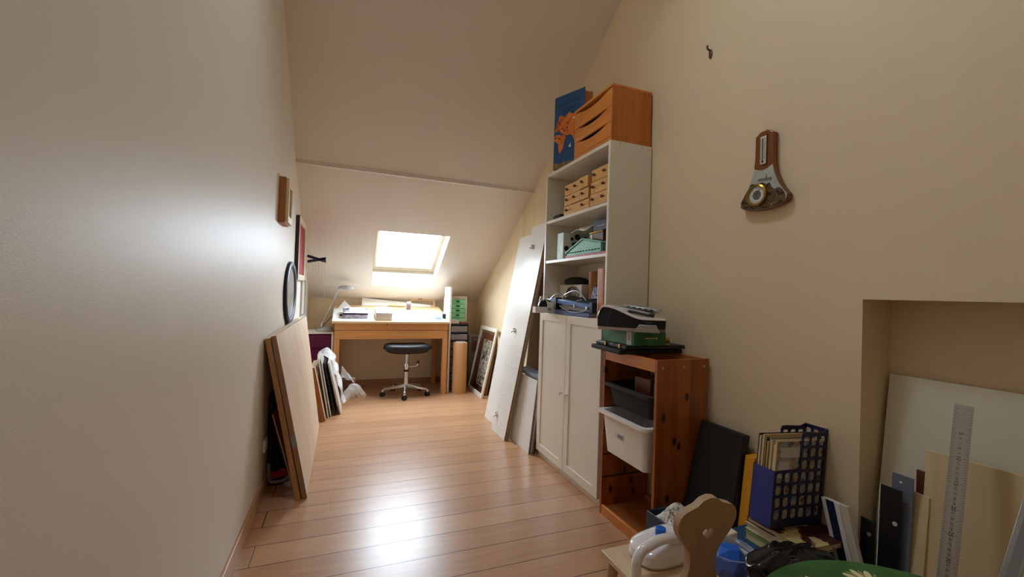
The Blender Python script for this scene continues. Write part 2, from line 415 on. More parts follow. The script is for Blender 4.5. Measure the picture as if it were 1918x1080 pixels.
# ------------------------------------------------------------------ room shell
XL, XR, YB, YF = -.39, 1.618, 5.428, -2.2
KY, KZ = 3.67, 2.111          # kink of the ceiling
RY = 1.0; RZ = KZ+.745*(KY-RY)  # ridge
RF = RZ-.745*(RY-YF)
XN = 1.778; YN, YN0, ZN = .905, -.55, 1.166   # niche in the wall on the bookcase side
struct('floor', B(XL-.15, XN+.15, YF-.15, YB+.15, -.12, 0), M['floor'], origin=(0, 0, 0))
prof = [(YB+.1, 0), (YB+.1, 1.035-.06), (YB, 1.035), (KY, KZ), (RY, RZ), (YF, RF), (YF-.1, RF), (YF-.1, 0)]
struct('wall_left', MB().prism([(XL, y, z) for y, z in [(YB, 0), (YB, 1.035), (KY, KZ), (RY, RZ), (YF, RF), (YF, 0)]], (-.15, 0, 0)), M['wall_l'], origin=(XL, 0, 0))
w = MB()
w.prism([(XR, y, z) for y, z in [(YN, 0), (YB, 0), (YB, 1.035), (KY, KZ), (RY, RZ), (YN, RZ-.745*(RY-YN)), (YN, ZN)]], (.16, 0, 0))
w.prism([(XR, y, z) for y, z in [(YN, ZN), (YN, RZ-.745*(RY-YN)), (YF, RF), (YF, ZN)]], (.16, 0, 0))
w.box(XR, XN, YF, YN0, 0, ZN)
w.box(XN, XN+.1, YF, YN+.1, 0, ZN+.1)
struct('wall_right', w, M['wall'], origin=(XR, 0, 0))
struct('wall_back', B(XL-.15, XR+.16, YB, YB+.12, 0, 1.035), M['wall'])
struct('wall_front', B(XL-.15, XR+.16, YF-.12, YF, 0, RF), M['wall'])

# ceiling: sloped slabs round the roof window and an added, unseen fill window
c = MB()
TH = .15
tl = V((0, 1.75, -1.076)).normalized(); nl = V((0, 1.076, 1.75)).normalized()     # low slope: down-slope, outward
def slope(base, t, n):
    return lambda x, s, o: V((x, base[1], base[2]))+t*s+n*o
PL = slope((0, KY, KZ), tl, nl); LL = math.hypot(YB-KY, KZ-1.035)
s0 = (4.313-KY)/tl.y; s1 = (5.166-KY)/tl.y; wx0, wx1 = .265, .987
def slab(P, x0, x1, a, b, th=TH, da=0., db=0.):
    c.hexa([P(x0, a, 0), P(x1, a, 0), P(x1, b, 0), P(x0, b, 0), P(x0, a+da, th), P(x1, a+da, th), P(x1, b+db, th), P(x0, b+db, th)])
slab(PL, XL-.1, wx0, 0, LL+.05); slab(PL, wx1, XR+.1, 0, LL+.05)
slab(PL, wx0, wx1, 0, s0, db=-.1); slab(PL, wx0, wx1, s1, LL+.05, da=-.085)
tu = V((0, KY-RY, KZ-RZ)).normalized(); nu = V((0, -tu.z, tu.y)); LU = math.hypot(KY-RY, RZ-KZ)
PU = slope((0, RY, RZ), tu, nu)
q0, q1, rx0, rx1 = .43, 1.12, .0, .52  # opening for the added fill window, out of view
slab(PU, XL-.1, rx0, 0, LU); slab(PU, rx1, XR+.1, 0, LU); slab(PU, rx0, rx1, 0, q0); slab(PU, rx0, rx1, q1, LU)
tr = V((0, YF-RY, RF-RZ)).normalized(); nr = V((0, tr.z, -tr.y)); LR = math.hypot(YF-RY, RF-RZ)
PR = slope((0, RY, RZ), tr, nr)
slab(PR, XL-.1, XR+.1, 0, LR)
struct('ceiling', c, M['ceil'], origin=(0, KY, KZ))
struct('trim_1', B(XL, XR, KY-.028, KY+.004, KZ-.012, KZ+.06), M['ceil'])

def roof_window(name, P, x0, x1, a, b, off):
    t = bpy.data.objects.new(name, None); COL.objects.link(t); t['kind'] = 'structure'
    t.location = P((x0+x1)/2, b, off); ROOT[t.name] = t.location.copy()
    def fr(nm, xa, xb, sa, sb, o0, o1, m, mat):
        o_ = P(xa, sb, o0)
        mb = MB().frame(o_, P(xb, sb, o0)-o_, P(xa, sa, o0)-o_, P(xa, sb, o1)-o_, m)
        return obj(nm, mb, mat, t, bevel=.003, smooth=False)
    fr('window_frame', x0-.004, x1+.004, a-.02, b, off, off+.07, (.022, .022, .03, .03), M['winframe'])
    fr('window_sash', x0+.016, x1-.016, a+.01, b-.03, off+.008, off+.06, (.03, .03, .07, .05), M['winframe'])
    g = MB(); g.hexa([P(x0+.04, a+.05, off+.04), P(x1-.04, a+.05, off+.04), P(x1-.04, b-.09, off+.04), P(x0+.04, b-.09, off+.04),
                      P(x0+.04, a+.05, off+.046), P(x1-.04, a+.05, off+.046), P(x1-.04, b-.09, off+.046), P(x0+.04, b-.09, off+.046)])
    obj('window_pane', g, M['glass'], t, smooth=False)
    return t
w1 = roof_window('window_1', PL, wx0, wx1, s0-.1, s1-.085, TH-.01)
rv = MB()
for xa, xb in ((wx0, wx0+.006), (wx1-.006, wx1)):
    rv.hexa([PL(xa, s0, .001), PL(xb, s0, .001), PL(xb, s1, .001), PL(xa, s1, .001), PL(xa, s0-.1, TH-.012), PL(xb, s0-.1, TH-.012), PL(xb, s1-.085, TH-.012), PL(xa, s1-.085, TH-.012)])
rv.hexa([PL(wx0, s1-.006, .001), PL(wx1, s1-.006, .001), PL(wx1, s1, .001), PL(wx0, s1, .001), PL(wx0, s1-.091, TH-.012), PL(wx1, s1-.091, TH-.012), PL(wx1, s1-.085, TH-.012), PL(wx0, s1-.085, TH-.012)])
obj('window_reveal', rv, M['reveal'], w1, smooth=False)

roof_window('added_fill_window', PU, rx0, rx1, q0, q1, TH-.03)  # invented window above the view, added to light the near wall
BBH = .062
struct('baseboard_left', B(XL, XL+.012, YF, YB, 0, BBH+.02), M['skirt'], bevel=.003)
struct('baseboard_back', B(XL+.012, XR-.012, YB-.014, YB, 0, BBH), M['skirtX'], bevel=.003)
struct('baseboard_right', B(XR-.012, XR, YN, YB, 0, BBH), M['skirt'], bevel=.003)

def portal(P, x0, x1, a, b, off, n, name):
    l = bpy.data.lights.new(name, 'AREA'); l.shape = 'RECTANGLE'; l.size = x1-x0; l.size_y = b-a; l.cycles.is_portal = True
    o = bpy.data.objects.new(name, l); COL.objects.link(o)
    o.matrix_world = Matrix.Translation(P((x0+x1)/2, (a+b)/2, off)) @ n.to_track_quat('Z', 'Y').to_matrix().to_4x4()
portal(PL, wx0, wx1, s0-.1, s1-.085, TH+.08, nl, 'sky_portal')

portal(PU, rx0, rx1, q0, q1, TH+.08, nu, 'sky_portal_high')  # sky sampling through the added fill window
wd = bpy.data.worlds.new('overcast_sky'); SC.world = wd; wd.use_nodes = True
bg = wd.node_tree.nodes['Background']; bg.inputs['Color'].default_value = (.76, .88, 1.0, 1); bg.inputs['Strength'].default_value = 17.5

# small plaster plug high on the wall
t = thing('wall_hook', 'small dark hook screwed high into the cream wall above the barometer', 'hook', (1.612, 1.58, 2.33))
obj('hook_plate', MB().lathe([(0, 0), (.011, .0), (.013, .003), (.008, .006), (0, .007)], (1.617, 1.582, 2.345), (-1, 0, 0), 16, sx=.8, sy=1.8, ref=(0, 1, 0)), M['knobwood'], t)
obj('hook_tip', MB().tube([(1.612, 1.584, 2.362), (1.60, 1.584, 2.366), (1.594, 1.584, 2.374), (1.597, 1.583, 2.382)], .0045, 8), M['knobwood'], t)

# ------------------------------------------------------------------ tall bookcase
BX, BX2, BY0, BY1, BZ = 1.331, 1.611, 1.99, 2.79, 2.015
t = thing('bookcase', 'tall white bookcase with two panelled lower doors standing against the cream wall', 'bookcase', (1.47, 2.39, 0))
sp = B(BX, BX2, BY0, BY0+.018, 0, BZ)
sp.mi = 1
for x in (1.395, 1.545): sp.cyl((x, BY0+.001, BZ-.012), (x, BY0-.0015, BZ-.012), .005, n=12)
obj('side_panel', sp, [M['white_lacquer'], M['steel']], t, bevel=.0015)
sp = B(BX, BX2, BY1-.018, BY1, 0, BZ)
sp.mi = 1
for x in (1.37, 1.565):
    for k in range(26):
        z = 1.08+k*.034
        if abs(z-1.38) < .03 or abs(z-1.67) < .03: continue
        sp.cyl((x, BY1-.0178, z), (x, BY1-.0186, z), .0028, n=8)
obj('side_panel', sp, [M['white_lacquer'], M['dark_gap']], t, bevel=.0015)
obj('back_panel', B(BX2-.008, BX2-.002, BY0+.018, BY1-.018, .05, BZ-.02), M['white_lacquer'], t)
obj('top_panel', B(BX+.001, BX2-.008, BY0+.018, BY1-.018, BZ-.022, BZ-.001), M['white_lacquer'], t, bevel=.0015)
for z in (1.676, 1.392, 1.025, .56, .07):
    obj('shelf', B(BX+.003, BX2-.009, BY0+.019, BY1-.019, z-.02, z), M['white_lacquer'], t, bevel=.0015)
obj('plinth', B(BX+.002, BX+.016, BY0+.018, BY1-.018, 0, .05), M['white_lacquer'], t)
for y0, y1, ky in ((BY0+.003, 2.3885, 2.358), (2.3915, BY1-.003, 2.424)):
    d = MB().frame((1.31, y1, .045), (0, y0-y1, 0), (0, 0, .977), (.02, 0, 0), .052)
    d.box(1.316, 1.329, y0+.05, y1-.05, .09, .975)
    dr = obj('door', d, M['white_lacquer'], t, bevel=.002)
    kb = MB().lathe([(0, 0), (.005, 0), (.005, .008), (.011, .014), (.012, .019), (.008, .024), (0, .025)], (1.31, ky, .527), (-1, 0, 0), 18)
    obj('knob', kb, M['white'], dr)

# chest of drawers on top
t = thing('drawer_chest', 'orange pine tabletop chest with scooped drawer fronts, on top of the white bookcase', 'chest of drawers', (1.47, 2.2, BZ))
cx0, cx1, cy0, cy1, cz0, cz1 = 1.338, 1.606, 1.996, 2.412, BZ, BZ+.305
h = MB(); h.box(cx0+.004, cx1, cy0, cy0+.014, cz0, cz1); h.box(cx0+.004, cx1, cy1-.014, cy1, cz0, cz1); h.box(cx1-.008, cx1-.001, cy0+.014, cy1-.014, cz0, cz1)
obj('carcass', h, M['chestside'], t, bevel=.0015)
obj('top_board', B(cx0-.002, cx1, cy0-.001, cy1+.001, cz1, cz1+.014), M['chestfront'], t, bevel=.002)
obj('base_rail', B(cx0, cx0+.016, cy0+.001, cy1-.001, cz0, cz0+.022), M['chestfront'], t, bevel=.0015)
obj('scoop_shade_sheet', B(cx0+.05, cx0+.056, cy0+.014, cy1-.014, cz0+.022, cz1), M['dark_gap'], t)  # dark sheet painting the shade seen through the drawer scoops
zs = [cz0+.024, cz0+.111, cz0+.198, cz1-.008]
for k in range(3):
    z0, z1 = zs[k], zs[k+1]
    pts = [(cx0, cy1-.003, z0), (cx0, cy0+.003, z0), (cx0, cy0+.003, z1-.002)]
    for i in range(21):
        f = i/20; y = cy0+.045+(cy1-cy0-.09)*f
        pts.append((cx0, y, z1-.002-.023*math.sin(PI*f)**.8))
    pts.append((cx0, cy1-.003, z1-.002))
    obj('drawer', MB().prism(pts, (.014, 0, 0)), M['chestfront'], t, bevel=.0015, ang=30)
# upper front rail that bows above the top drawer is the top board edge

# map box shaped like a big book
t = thing('book_box', 'tall blue book with an orange world map standing on the bookcase behind the pine chest', 'book', (1.40, 2.55, BZ))
u = V((.095, -.235, 0)).normalized(); n = V((u.y*-1, u.x, 0)); n = V((.927, .375, 0)); hgt = .505; wd_ = .256; thk = .088
o0 = V((1.318, 2.665, BZ))
front = obj('cover', MB().ob(o0, u*wd_, n*.006, V((0, 0, hgt))), M['map_blue'], t, bevel=.001)
obj('cover', MB().ob(o0+n*(thk-.006), u*wd_, n*.006, V((0, 0, hgt))), M['tube'], t, bevel=.001)
pb = MB(); pts = [o0+n*.006+V((0, 0, .004)), o0+n*(thk-.006)+V((0, 0, .004))]
for i in range(9):
    f = i/8; pts.append(o0+n*(thk-.006-(thk-.012)*f)+u*(wd_-.004-.018*math.sin(PI*f))+V((0, 0, .004)))
pb.prism(pts, (0, 0, hgt-.008)); obj('page_block', pb, M['tube'], t)
def cover(uu, vv, e=.0006): return o0+u*(wd_*uu)+V((0, 0, hgt*vv))-n*e
def cpx(pts, e):
    q = []
    for x, y in pts:
        U = (x-75)/378; yt = 218-173*(x-88)/367; yb = 1050-.53*(x-65); q.append(cover(min(1, max(0, U)), min(1, max(0, (yb-y)/(yb-yt))), e))
    return q
lb = MB()
lb.prism(cpx([(85, 590), (100, 560), (110, 500), (125, 470), (140, 420), (160, 405), (180, 400), (200, 415), (230, 395), (250, 362), (265, 345), (290, 340), (310, 355), (340, 338), (370, 300), (400, 285), (430, 285), (452, 300), (452, 480), (420, 540), (380, 600), (345, 640), (325, 600), (300, 575), (270, 590), (240, 605), (228, 640), (208, 645), (190, 602), (160, 590), (120, 585), (100, 610)], .0008), n*.0006)
lb.prism(cpx([(78, 720), (82, 660), (110, 632), (150, 622), (185, 620), (222, 645), (214, 690), (195, 760), (160, 830), (140, 795), (132, 725), (100, 712)], .0008), n*.0006)
obj('map_land', lb, M['map_land'], front)
obj('map_sail', MB().prism(cpx([(270, 720), (295, 668), (303, 715)], .001), n*.0005), M['map_ice'], front)
obj('map_ice', MB().prism(cpx([(310, 400), (318, 380), (340, 385), (342, 402)], .0016), n*.0005), M['map_ice'], front)
lb = MB(); lb.prism(cpx([(66, 1046), (70, 962), (110, 958), (150, 945), (190, 930), (215, 895), (250, 890), (300, 862), (452, 800), (452, 845)], .0008), n*.0006)
obj('map_ground', lb, M['map_ground'], front)
for x, y in ((150, 490), (185, 545), (245, 515), (140, 575), (232, 612), (255, 465), (100, 672), (140, 660), (160, 665), (210, 560)):
    obj('map_animal', MB().prism(cpx([(x-9, y+4), (x-4, y-10), (x+2, y-4), (x+8, y-12), (x+10, y+6), (x, y+9)], .0017), n*.0003), M['ink'], front)
tx = MB(); tu_ = V((u.x, u.y, .04)).normalized()
tx.text('andere Weg', cover(.50, .875), tu_, (0, 0, 1), .034, .0009, shear=.25); tx.text('kindland', cover(.56, .79), tu_, (0, 0, 1), .042, .0009, shear=.2); tx.text('atlas', cover(.6, .735), tu_, (0, 0, 1), .022, .0009, shear=.2)
obj('title', tx, M['inkblue'], front)

# ---- shelf under the top: two units of little drawers
ZA = 1.676
def knob_at(par, x, y, z, r=.009):
    obj('knob', MB().lathe([(0, 0), (r*.45, 0), (r*.45, r*.8), (r, r*1.2), (r*1.1, r*1.9), (r*.6, r*2.5), (0, r*2.6)], (x, y, z), (-1, 0, 0), 12), M['knobwood'], par)
t = thing('mini_drawers', 'light wooden unit of seven little drawers on the top shelf, far end of the bookcase', 'drawer unit', (1.46, 2.39, ZA))
y0, y1, zt = 2.222, 2.556, ZA+.212
h = MB(); h.box(1.375, 1.56, y0, y0+.008, ZA, zt); h.box(1.375, 1.56, y1-.008, y1, ZA, zt); h.box(1.375, 1.56, y0, y1, zt-.008, zt); h.box(1.375, 1.56, y0, y1, ZA, ZA+.006); h.box(1.552, 1.56, y0, y1, ZA, zt)
h.box(1.378, 1.55, y0, y1, ZA+.066, ZA+.07); h.box(1.378, 1.55, y0, y1, ZA+.136, ZA+.14)
obj('carcass', h, M['drawerside'], t, bevel=.001)
wcol = (y1-y0-.02)/3
def drawer(par, x, ya, yb, za, zb, knobs, depth=.16):
    d = MB(); d.box(x, x+.01, ya, yb, za, zb); d.box(x+.01, x+depth, ya+.003, ya+.008, za+.003, zb-.008); d.box(x+.01, x+depth, yb-.008, yb-.003, za+.003, zb-.008); d.box(x+.01, x+depth, ya+.008, yb-.008, za+.003, za+.007)
    o = obj('drawer', d, [M['drawerwood']], par, bevel=.0012)
    for y in knobs: knob_at(o, x, y, (za+zb)/2)
for r, (za, zb) in enumerate(((ZA+.14, ZA+.207), (ZA+.07, ZA+.135))):
    for k in range(3):
        yb = y1-.01-k*wcol; ya = yb-wcol+.003
        x = 1.352-(.012 if (r == 0 and k == 2) else 0)-(.006 if (r == 1 and k > 0) else 0)
        drawer(t, x, ya, yb, za, zb, [(ya+yb)/2])
drawer(t, 1.35, y0+.006, y1-.01, ZA+.004, ZA+.065, [y1-.065, y0+.07])

t = thing('mini_drawers', 'light wooden unit of three wide drawers on the top shelf beside the seven-drawer unit', 'drawer unit', (1.46, 2.12, ZA))
y0, y1, zt = 2.014, 2.214, ZA+.232
h = MB()
h.prism([(1.352, y1, ZA), (1.375, y1, zt), (1.56, y1, zt), (1.56, y1, ZA)], (0, -.008, 0)); h.prism([(1.352, y0, ZA), (1.375, y0, zt), (1.56, y0, zt), (1.56, y0, ZA)], (0, .008, 0))
h.box(1.374, 1.56, y0, y1, zt-.004, zt+.004); h.box(1.552, 1.56, y0+.008, y1-.008, ZA, zt-.004); h.box(1.36, 1.552, y0+.008, y1-.008, ZA, ZA+.005)
obj('carcass', h, M['drawerside'], t, bevel=.001)
for k in range(3):
    za = ZA+.006+k*.074
    drawer(t, 1.343+k*.004, y0+.01, y1-.01, za, za+.069, [y1-.05, y0+.045], .17)

t = thing('pouch', 'small crumpled black pouch at the far end of the top bookcase shelf', 'pouch', (1.40, 2.68, ZA))
def lump(c, sx, sy, sz, seed, n=14, m=22, squash=.55):
    rn = random.Random(seed); ph = [rn.uniform(0, 6.3) for _ in range(6)]
    def fn(a, b):
        th = a*PI; p = b*2*PI
        k = 1+.13*math.sin(3*p+ph[0])*math.sin(th)+.09*math.sin(5*p+ph[1]+2*th)+.07*math.sin(4*th+ph[2])
        z = math.cos(th)
        z = z if z > 0 else z*.999
        return (c[0]+sx*k*math.sin(th)**squash*math.cos(p), c[1]+sy*k*math.sin(th)**squash*math.sin(p), max(c[2], c[2]+sz*.5+sz*.5*z*k))
    return MB().grid(fn, n, m)
g = lump((1.39, 2.66, ZA+.001), .035, .07, .038, 4); bmesh.ops.remove_doubles(g.bm, verts=g.bm.verts[:], dist=1e-5)
obj('pouch_body', g, M['blackmatte'], t)
g = thing('storage_tray', 'clear green plastic tray behind the little drawers, just under the bookcase top', 'tray', (1.57, 2.42, ZA))
obj('tray_body', MB().frame((1.566, 2.56, ZA+.0), (0, -.26, 0), (0, 0, .25), (.03, 0, 0), .012).box(1.58, 1.584, 2.31, 2.55, ZA+.01, ZA+.24), M['dkgreen'], g, bevel=.002)

# ---- second shelf
ZB = 1.392
t = thing('gift_box', 'white box with black dots and a pale green end standing on the middle shelf', 'box', (1.44, 2.55, ZB))
obj('box_body', B(1.337, 1.56, 2.512, 2.592, ZB, ZB+.172), M['offwhite'], t, bevel=.002)
obj('box_end', B(1.334, 1.3372, 2.511, 2.593, ZB+.001, ZB+.173), mottled('pale_leaf_print', [(.35, 'a4d0b8'), (.55, 'cfe4dc'), (.7, 'b8d8a8')], 14, .5), t)
pr = MB()
for x, z, r in ((1.40, .135, .012), (1.44, .15, .02), (1.41, .10, .012), (1.43, .105, .014), (1.36, .07, .018), (1.375, .03, .013), (1.46, .10, .01), (1.50, .14, .018), (1.45, .06, .014)):
    pr.lathe([(0, 0), (r, 0), (r, .0006), (0, .0006)], (x, 2.5121, ZB+z), (0, -1, 0), 16)
obj('dot_print', pr, M['ink'], t)
t = thing('card_folder', 'thin red folder lying under the teal wooden house on the middle shelf', 'folder', (1.43, 2.24, ZB))
obj('folder_body', B(1.333, 1.55, 2.013, 2.475, ZB, ZB+.011), M['red'], t, bevel=.001)
t = thing('peg_house', 'teal painted wooden house-shaped rack with rows of little pegs on the red folder', 'wooden rack', (1.42, 2.26, ZB+.011))
z0 = ZB+.011
obj('house_front', MB().prism([(1.338, 2.462, z0), (1.338, 2.068, z0), (1.338, 2.068, z0+.052), (1.338, 2.262, z0+.088), (1.338, 2.462, z0+.02)], (.014, 0, 0)), M['teal'], t, bevel=.001)
rf = MB(); rf.ob((1.332, 2.478, z0+.018), (0, -.214, .072), (.05, 0, 0), (0, .002, .009)); rf.ob((1.332, 2.264, z0+.090), (0, -.205, -.038), (.05, 0, 0), (0, .001, .007))
obj('roof', rf, M['teal'], t, bevel=.001)
obj('house_side', MB().box(1.352, 1.53, 2.068, 2.076, z0, z0+.06), M['tealdark'], t, bevel=.001)
obj('house_side', MB().box(1.352, 1.53, 2.452, 2.461, z0, z0+.018), M['tealdark'], t, bevel=.001)
obj('house_base', MB().box(1.334, 1.53, 2.066, 2.464, z0, z0+.006), M['teal'], t, bevel=.001)
for k in range(12):
    y = 2.447-k*.033
    obj('peg', MB().cyl((1.338, y, z0+.018), (1.330, y, z0+.02), .0032, n=10), M['dark_gap'], t)
    obj('peg_hole', MB().cyl((1.3382, y, z0+.034), (1.3375, y, z0+.034), .0026, n=8), M['dark_gap'], t)
for x, z in ((1.40, .03), (1.44, .042), (1.44, .024), (1.48, .034)): obj('peg_hole', MB().cyl((x, 2.0682, z0+z), (x, 2.0672, z0+z), .004, n=8), M['dark_gap'], t)
obj('back_board', B(1.45, 1.46, 2.072, 2.29, z0, z0+.125), M['tealdark'], t, bevel=.001)
obj('back_board', B(1.40, 1.452, 2.285, 2.293, z0+.05, z0+.13), M['teal'], t, bevel=.001)
t = thing('wooden_case', 'dark brown wooden case with a gilt edge resting in the teal house', 'case', (1.41, 2.13, z0+.006))
obj('case_body', B(1.358, 1.445, 2.078, 2.22, z0+.006, z0+.118), M['knobwood'], t, bevel=.002)
obj('case_lid', B(1.354, 1.447, 2.077, 2.224, z0+.118, z0+.127), M['brass'], t, bevel=.002)
obj('case_latch', B(1.3555, 1.3585, 2.19, 2.21, z0+.085, z0+.112), M['white'], t, bevel=.001)
t = thing('velvet_box', 'navy blue box on the dark brown case at the near end of the middle shelf', 'box', (1.42, 2.10, z0+.127))
obj('box_body', B(1.355, 1.50, 2.02, 2.175, z0+.127, z0+.188), M['navy'], t, bevel=.003)
obj('box_trim', B(1.3535, 1.3555, 2.06, 2.14, z0+.152, z0+.158), M['grey'], t)
t = thing('plastic_bag', 'folded white plastic bag lying over the gift box and teal rack', 'bag', (1.44, 2.36, ZB+.173))
def bagf(a, b):
    x = 1.39+a*.16; y = 2.18+b*.33
    k = math.sin(PI*a)**.5*math.sin(PI*min(1, max(0, b)))**.35
    return (x, y, ZB+.178+.006*math.sin(9*b+3*a)+.030*k*(1-.45*b)+.006*math.sin(21*a+11*b))
obj('bag_body', MB().grid(bagf, 16, 26), plain('white_bag_film', 'd6d0c2', .3), t, solid=.004)
t = thing('glass_plate', 'clear plastic sheet resting aslant above the navy box under the shelf', 'sheet', (1.44, 2.08, ZB+.24))
obj('sheet_body', MB().ob((1.352, 2.23, z0+.189), (.22, 0, .012), (0, -.20, .052), (0, .001, .003)), M['clear'], t)
t = thing('small_case', 'small dark grey case standing behind the gift box on the middle shelf', 'case', (1.50, 2.66, ZB))
obj('case_body', B(1.45, 1.56, 2.62, 2.70, ZB, ZB+.075), M['blackmatte'], t, bevel=.008, seg=3)

# ---- lower open shelf
ZC = 1.025
t = thing('storage_box', 'cream cardboard box with an oval dark picture at the back of the lowest open shelf', 'box', (1.5, 2.58, ZC))
obj('box_body', B(1.445, 1.598, 2.445, 2.755, ZC, ZC+.20), M['offwhite'], t, bevel=.003)
obj('picture_label', MB().lathe([(0, 0), (.05, 0), (.05, .0006), (0, .0006)], (1.4448, 2.56, ZC+.140), (-1, 0, 0), 28, sx=1.9, sy=.95, ref=(0, 1, 0)), mottled('faded_picture', [(.38, '1e1814'), (.52, '4a3c2e'), (.62, '8a7458')], 26, .5), t)
t = thing('speaker', 'black domed loudspeaker sitting on the cream box in the bookcase', 'speaker', (1.5, 2.6, ZC+.2))
sp = MB().lathe([(0, 0), (.062, 0), (.074, .012), (.073, .03), (.062, .042), (.036, .052), (0, .056)], (1.50, 2.61, ZC+.20), (0, 0, 1), 32, sx=1., sy=1.55)
obj('speaker_body', sp, M['blackmatte'], t)
t = thing('cardboard_tube', 'orange-brown cardboard tube standing upright on the lowest open shelf', 'tube', (1.53, 2.45, ZC))
obj('tube_body', MB().lathe([(.043, 0), (.046, 0), (.046, .285), (.040, .285), (.040, .01), (0, .01)], (1.515, 2.385, ZC), n=36), M['tube'], t)
t = thing('wooden_plank', 'upright brown wooden plank with a pale edge leaning inside the near end of the bookcase', 'plank', (1.34, 2.05, ZC))
obj('plank_body', B(1.333, 1.46, 2.021, 2.035, ZC, ZC+.283), M['tube'], t)
obj('plank_front', B(1.3325, 1.348, 2.035, 2.072, ZC, ZC+.28), M['chestside'], t, bevel=.001)
obj('plank_edge', B(1.3325, 1.42, 2.072, 2.081, ZC, ZC+.281), M['blond'], t, bevel=.001)
t = thing('file_binder', 'flat bright blue binder lying under the paper trimmer on the lowest open shelf', 'binder', (1.42, 2.33, ZC))
h = MB(); h.box(1.312, 1.43, 2.13, 2.56, ZC, ZC+.004); h.box(1.312, 1.43, 2.13, 2.56, ZC+.022, ZC+.026); h.box(1.312, 1.316, 2.13, 2.56, ZC+.004, ZC+.022)
obj('binder_cover', h, M['bluefold'], t, bevel=.001)
obj('binder_pages', B(1.316, 1.427, 2.137, 2.553, ZC+.004, ZC+.022), M['paper'], t)
t = thing('paper_trimmer', 'steel-blue paper trimmer with cable loops on the blue binder', 'trimmer', (1.40, 2.40, ZC+.026))
obj('trimmer_base', MB().hexa([(1.352, 2.135, ZC+.028), (1.43, 2.135, ZC+.028), (1.43, 2.6, ZC+.03), (1.352, 2.6, ZC+.03), (1.352, 2.135, ZC+.045), (1.43, 2.135, ZC+.045), (1.43, 2.6, ZC+.075), (1.352, 2.6, ZC+.075)]), M['offwhite'], t, bevel=.003)
obj('rail', MB().hexa([(1.318, 2.125, ZC+.045), (1.35, 2.125, ZC+.045), (1.35, 2.64, ZC+.075), (1.318, 2.64, ZC+.075), (1.318, 2.125, ZC+.078), (1.35, 2.125, ZC+.078), (1.35, 2.64, ZC+.104), (1.318, 2.64, ZC+.104)]), M['steelblue'], t, bevel=.004)
obj('rail_end', B(1.314, 1.356, 2.10, 2.135, ZC+.026, ZC+.088), M['navy'], t, bevel=.004)
obj('rail_end', B(1.312, 1.356, 2.545, 2.585, ZC+.03, ZC+.108), M['black'], t, bevel=.004)
obj('cutter_head', MB().cyl((1.333, 2.63, ZC+.088), (1.333, 2.70, ZC+.092), .017), M['black'], t, bevel=.003)
obj('lock_screw', MB().cyl((1.318, 2.155, ZC+.052), (1.306, 2.155, ZC+.052), .011), M['silver'], t, bevel=.002)
obj('cutting_plate', MB().ob((1.36, 2.19, ZC+.072), (.072, 0, .018), (0, .36, .03), (0, 0, .004)), M['blackmatte'], t)
def arc3(a, b, bulge, n=16):
    a, b, bulge = V(a), V(b), V(bulge)
    return [a.lerp(b, i/n)+bulge*math.sin(PI*i/n) for i in range(n+1)]
obj('cable', MB().tube(arc3((1.318, 2.655, ZC+.088), (1.36, 2.50, ZC+.108), (0, 0, .035)), .004, 8), M['silver'], t)
obj('cable', MB().tube(arc3((1.36, 2.545, ZC+.116), (1.36, 2.24, ZC+.092), (0, -.02, .05), 22), .004, 8), M['silver'], t)
obj('cable', MB().tube(arc3((1.35, 2.27, ZC+.098), (1.308, 2.29, ZC+.048), (0, .035, .012)), .005, 8), M['silver'], t)
obj('cable', MB().tube(arc3((1.305, 2.48, ZC+.056), (1.305, 2.145, ZC+.04), (0, 0, -.026), 20), .003, 8), M['grey'], t)
t = thing('patterned_pouch', 'small blue and white patterned case standing behind the paper trimmer', 'case', (1.46, 2.27, ZC+.10))
pc = V((1.42, 2.30, ZC+.101)); uu = V((.02, -.095, 0)); nn = V((.024, .005, -.004)); vv = V((.018, -.012, .088))
obj('case_body', MB().ob(pc, uu, nn, vv), M['cordblue'], t, bevel=.008, seg=3)
obj('case_print', MB().ob(pc+uu*.12+vv*.1-nn*.03, uu*.76, nn*.03, vv*.8), mottled('blue_white_print', [(.42, '2c4cb0'), (.5, 'e4e8f0'), (.58, '3c60c0'), (.66, 'e8ecf4')], 45, .4), t)
t = thing('carton', 'small white carton jutting out over the bookcase ledge', 'box', (1.3, 2.66, ZC))
obj('carton_body', B(1.195, 1.305, 2.635, 2.70, ZC, ZC+.042), M['white'], t, bevel=.001) if False else obj('carton_body', MB().hexa([(1.196, 2.62, ZC), (1.41, 2.60, ZC), (1.415, 2.655, ZC), (1.2, 2.675, ZC), (1.196, 2.62, ZC+.041), (1.41, 2.60, ZC+.041), (1.415, 2.655, ZC+.041), (1.2, 2.675, ZC+.041)]), M['white'], t, bevel=.001)
lb = MB(); lb.ob((1.285, 2.6108, ZC+.018), (.021, -.002, 0), (0, 0, .017), (0, -.0006, 0))
obj('printed_label', lb, M['grey'], t)
lb = MB()
for k in range(3): lb.ob((1.282+k*.013, 2.6111-k*.0012, ZC+.005), (.005, -.0005, 0), (0, 0, .005), (0, -.0006, 0))
obj('printed_mark', lb, M['crimson'], t)
t = thing('tape_dispenser', 'small black tape dispenser sitting on the white carton', 'dispenser', (1.26, 2.64, ZC+.041))
pts = [(1.232, 2.655), (1.296, 2.655)]
td = MB().prism([(1.228, 2.652, ZC+.041), (1.29, 2.646, ZC+.041), (1.286, 2.646, ZC+.07), (1.272, 2.647, ZC+.094), (1.258, 2.649, ZC+.080), (1.246, 2.65, ZC+.086), (1.232, 2.652, ZC+.066)], (-.002, -.022, 0))
obj('dispenser_body', td, M['black'], t, bevel=.003)
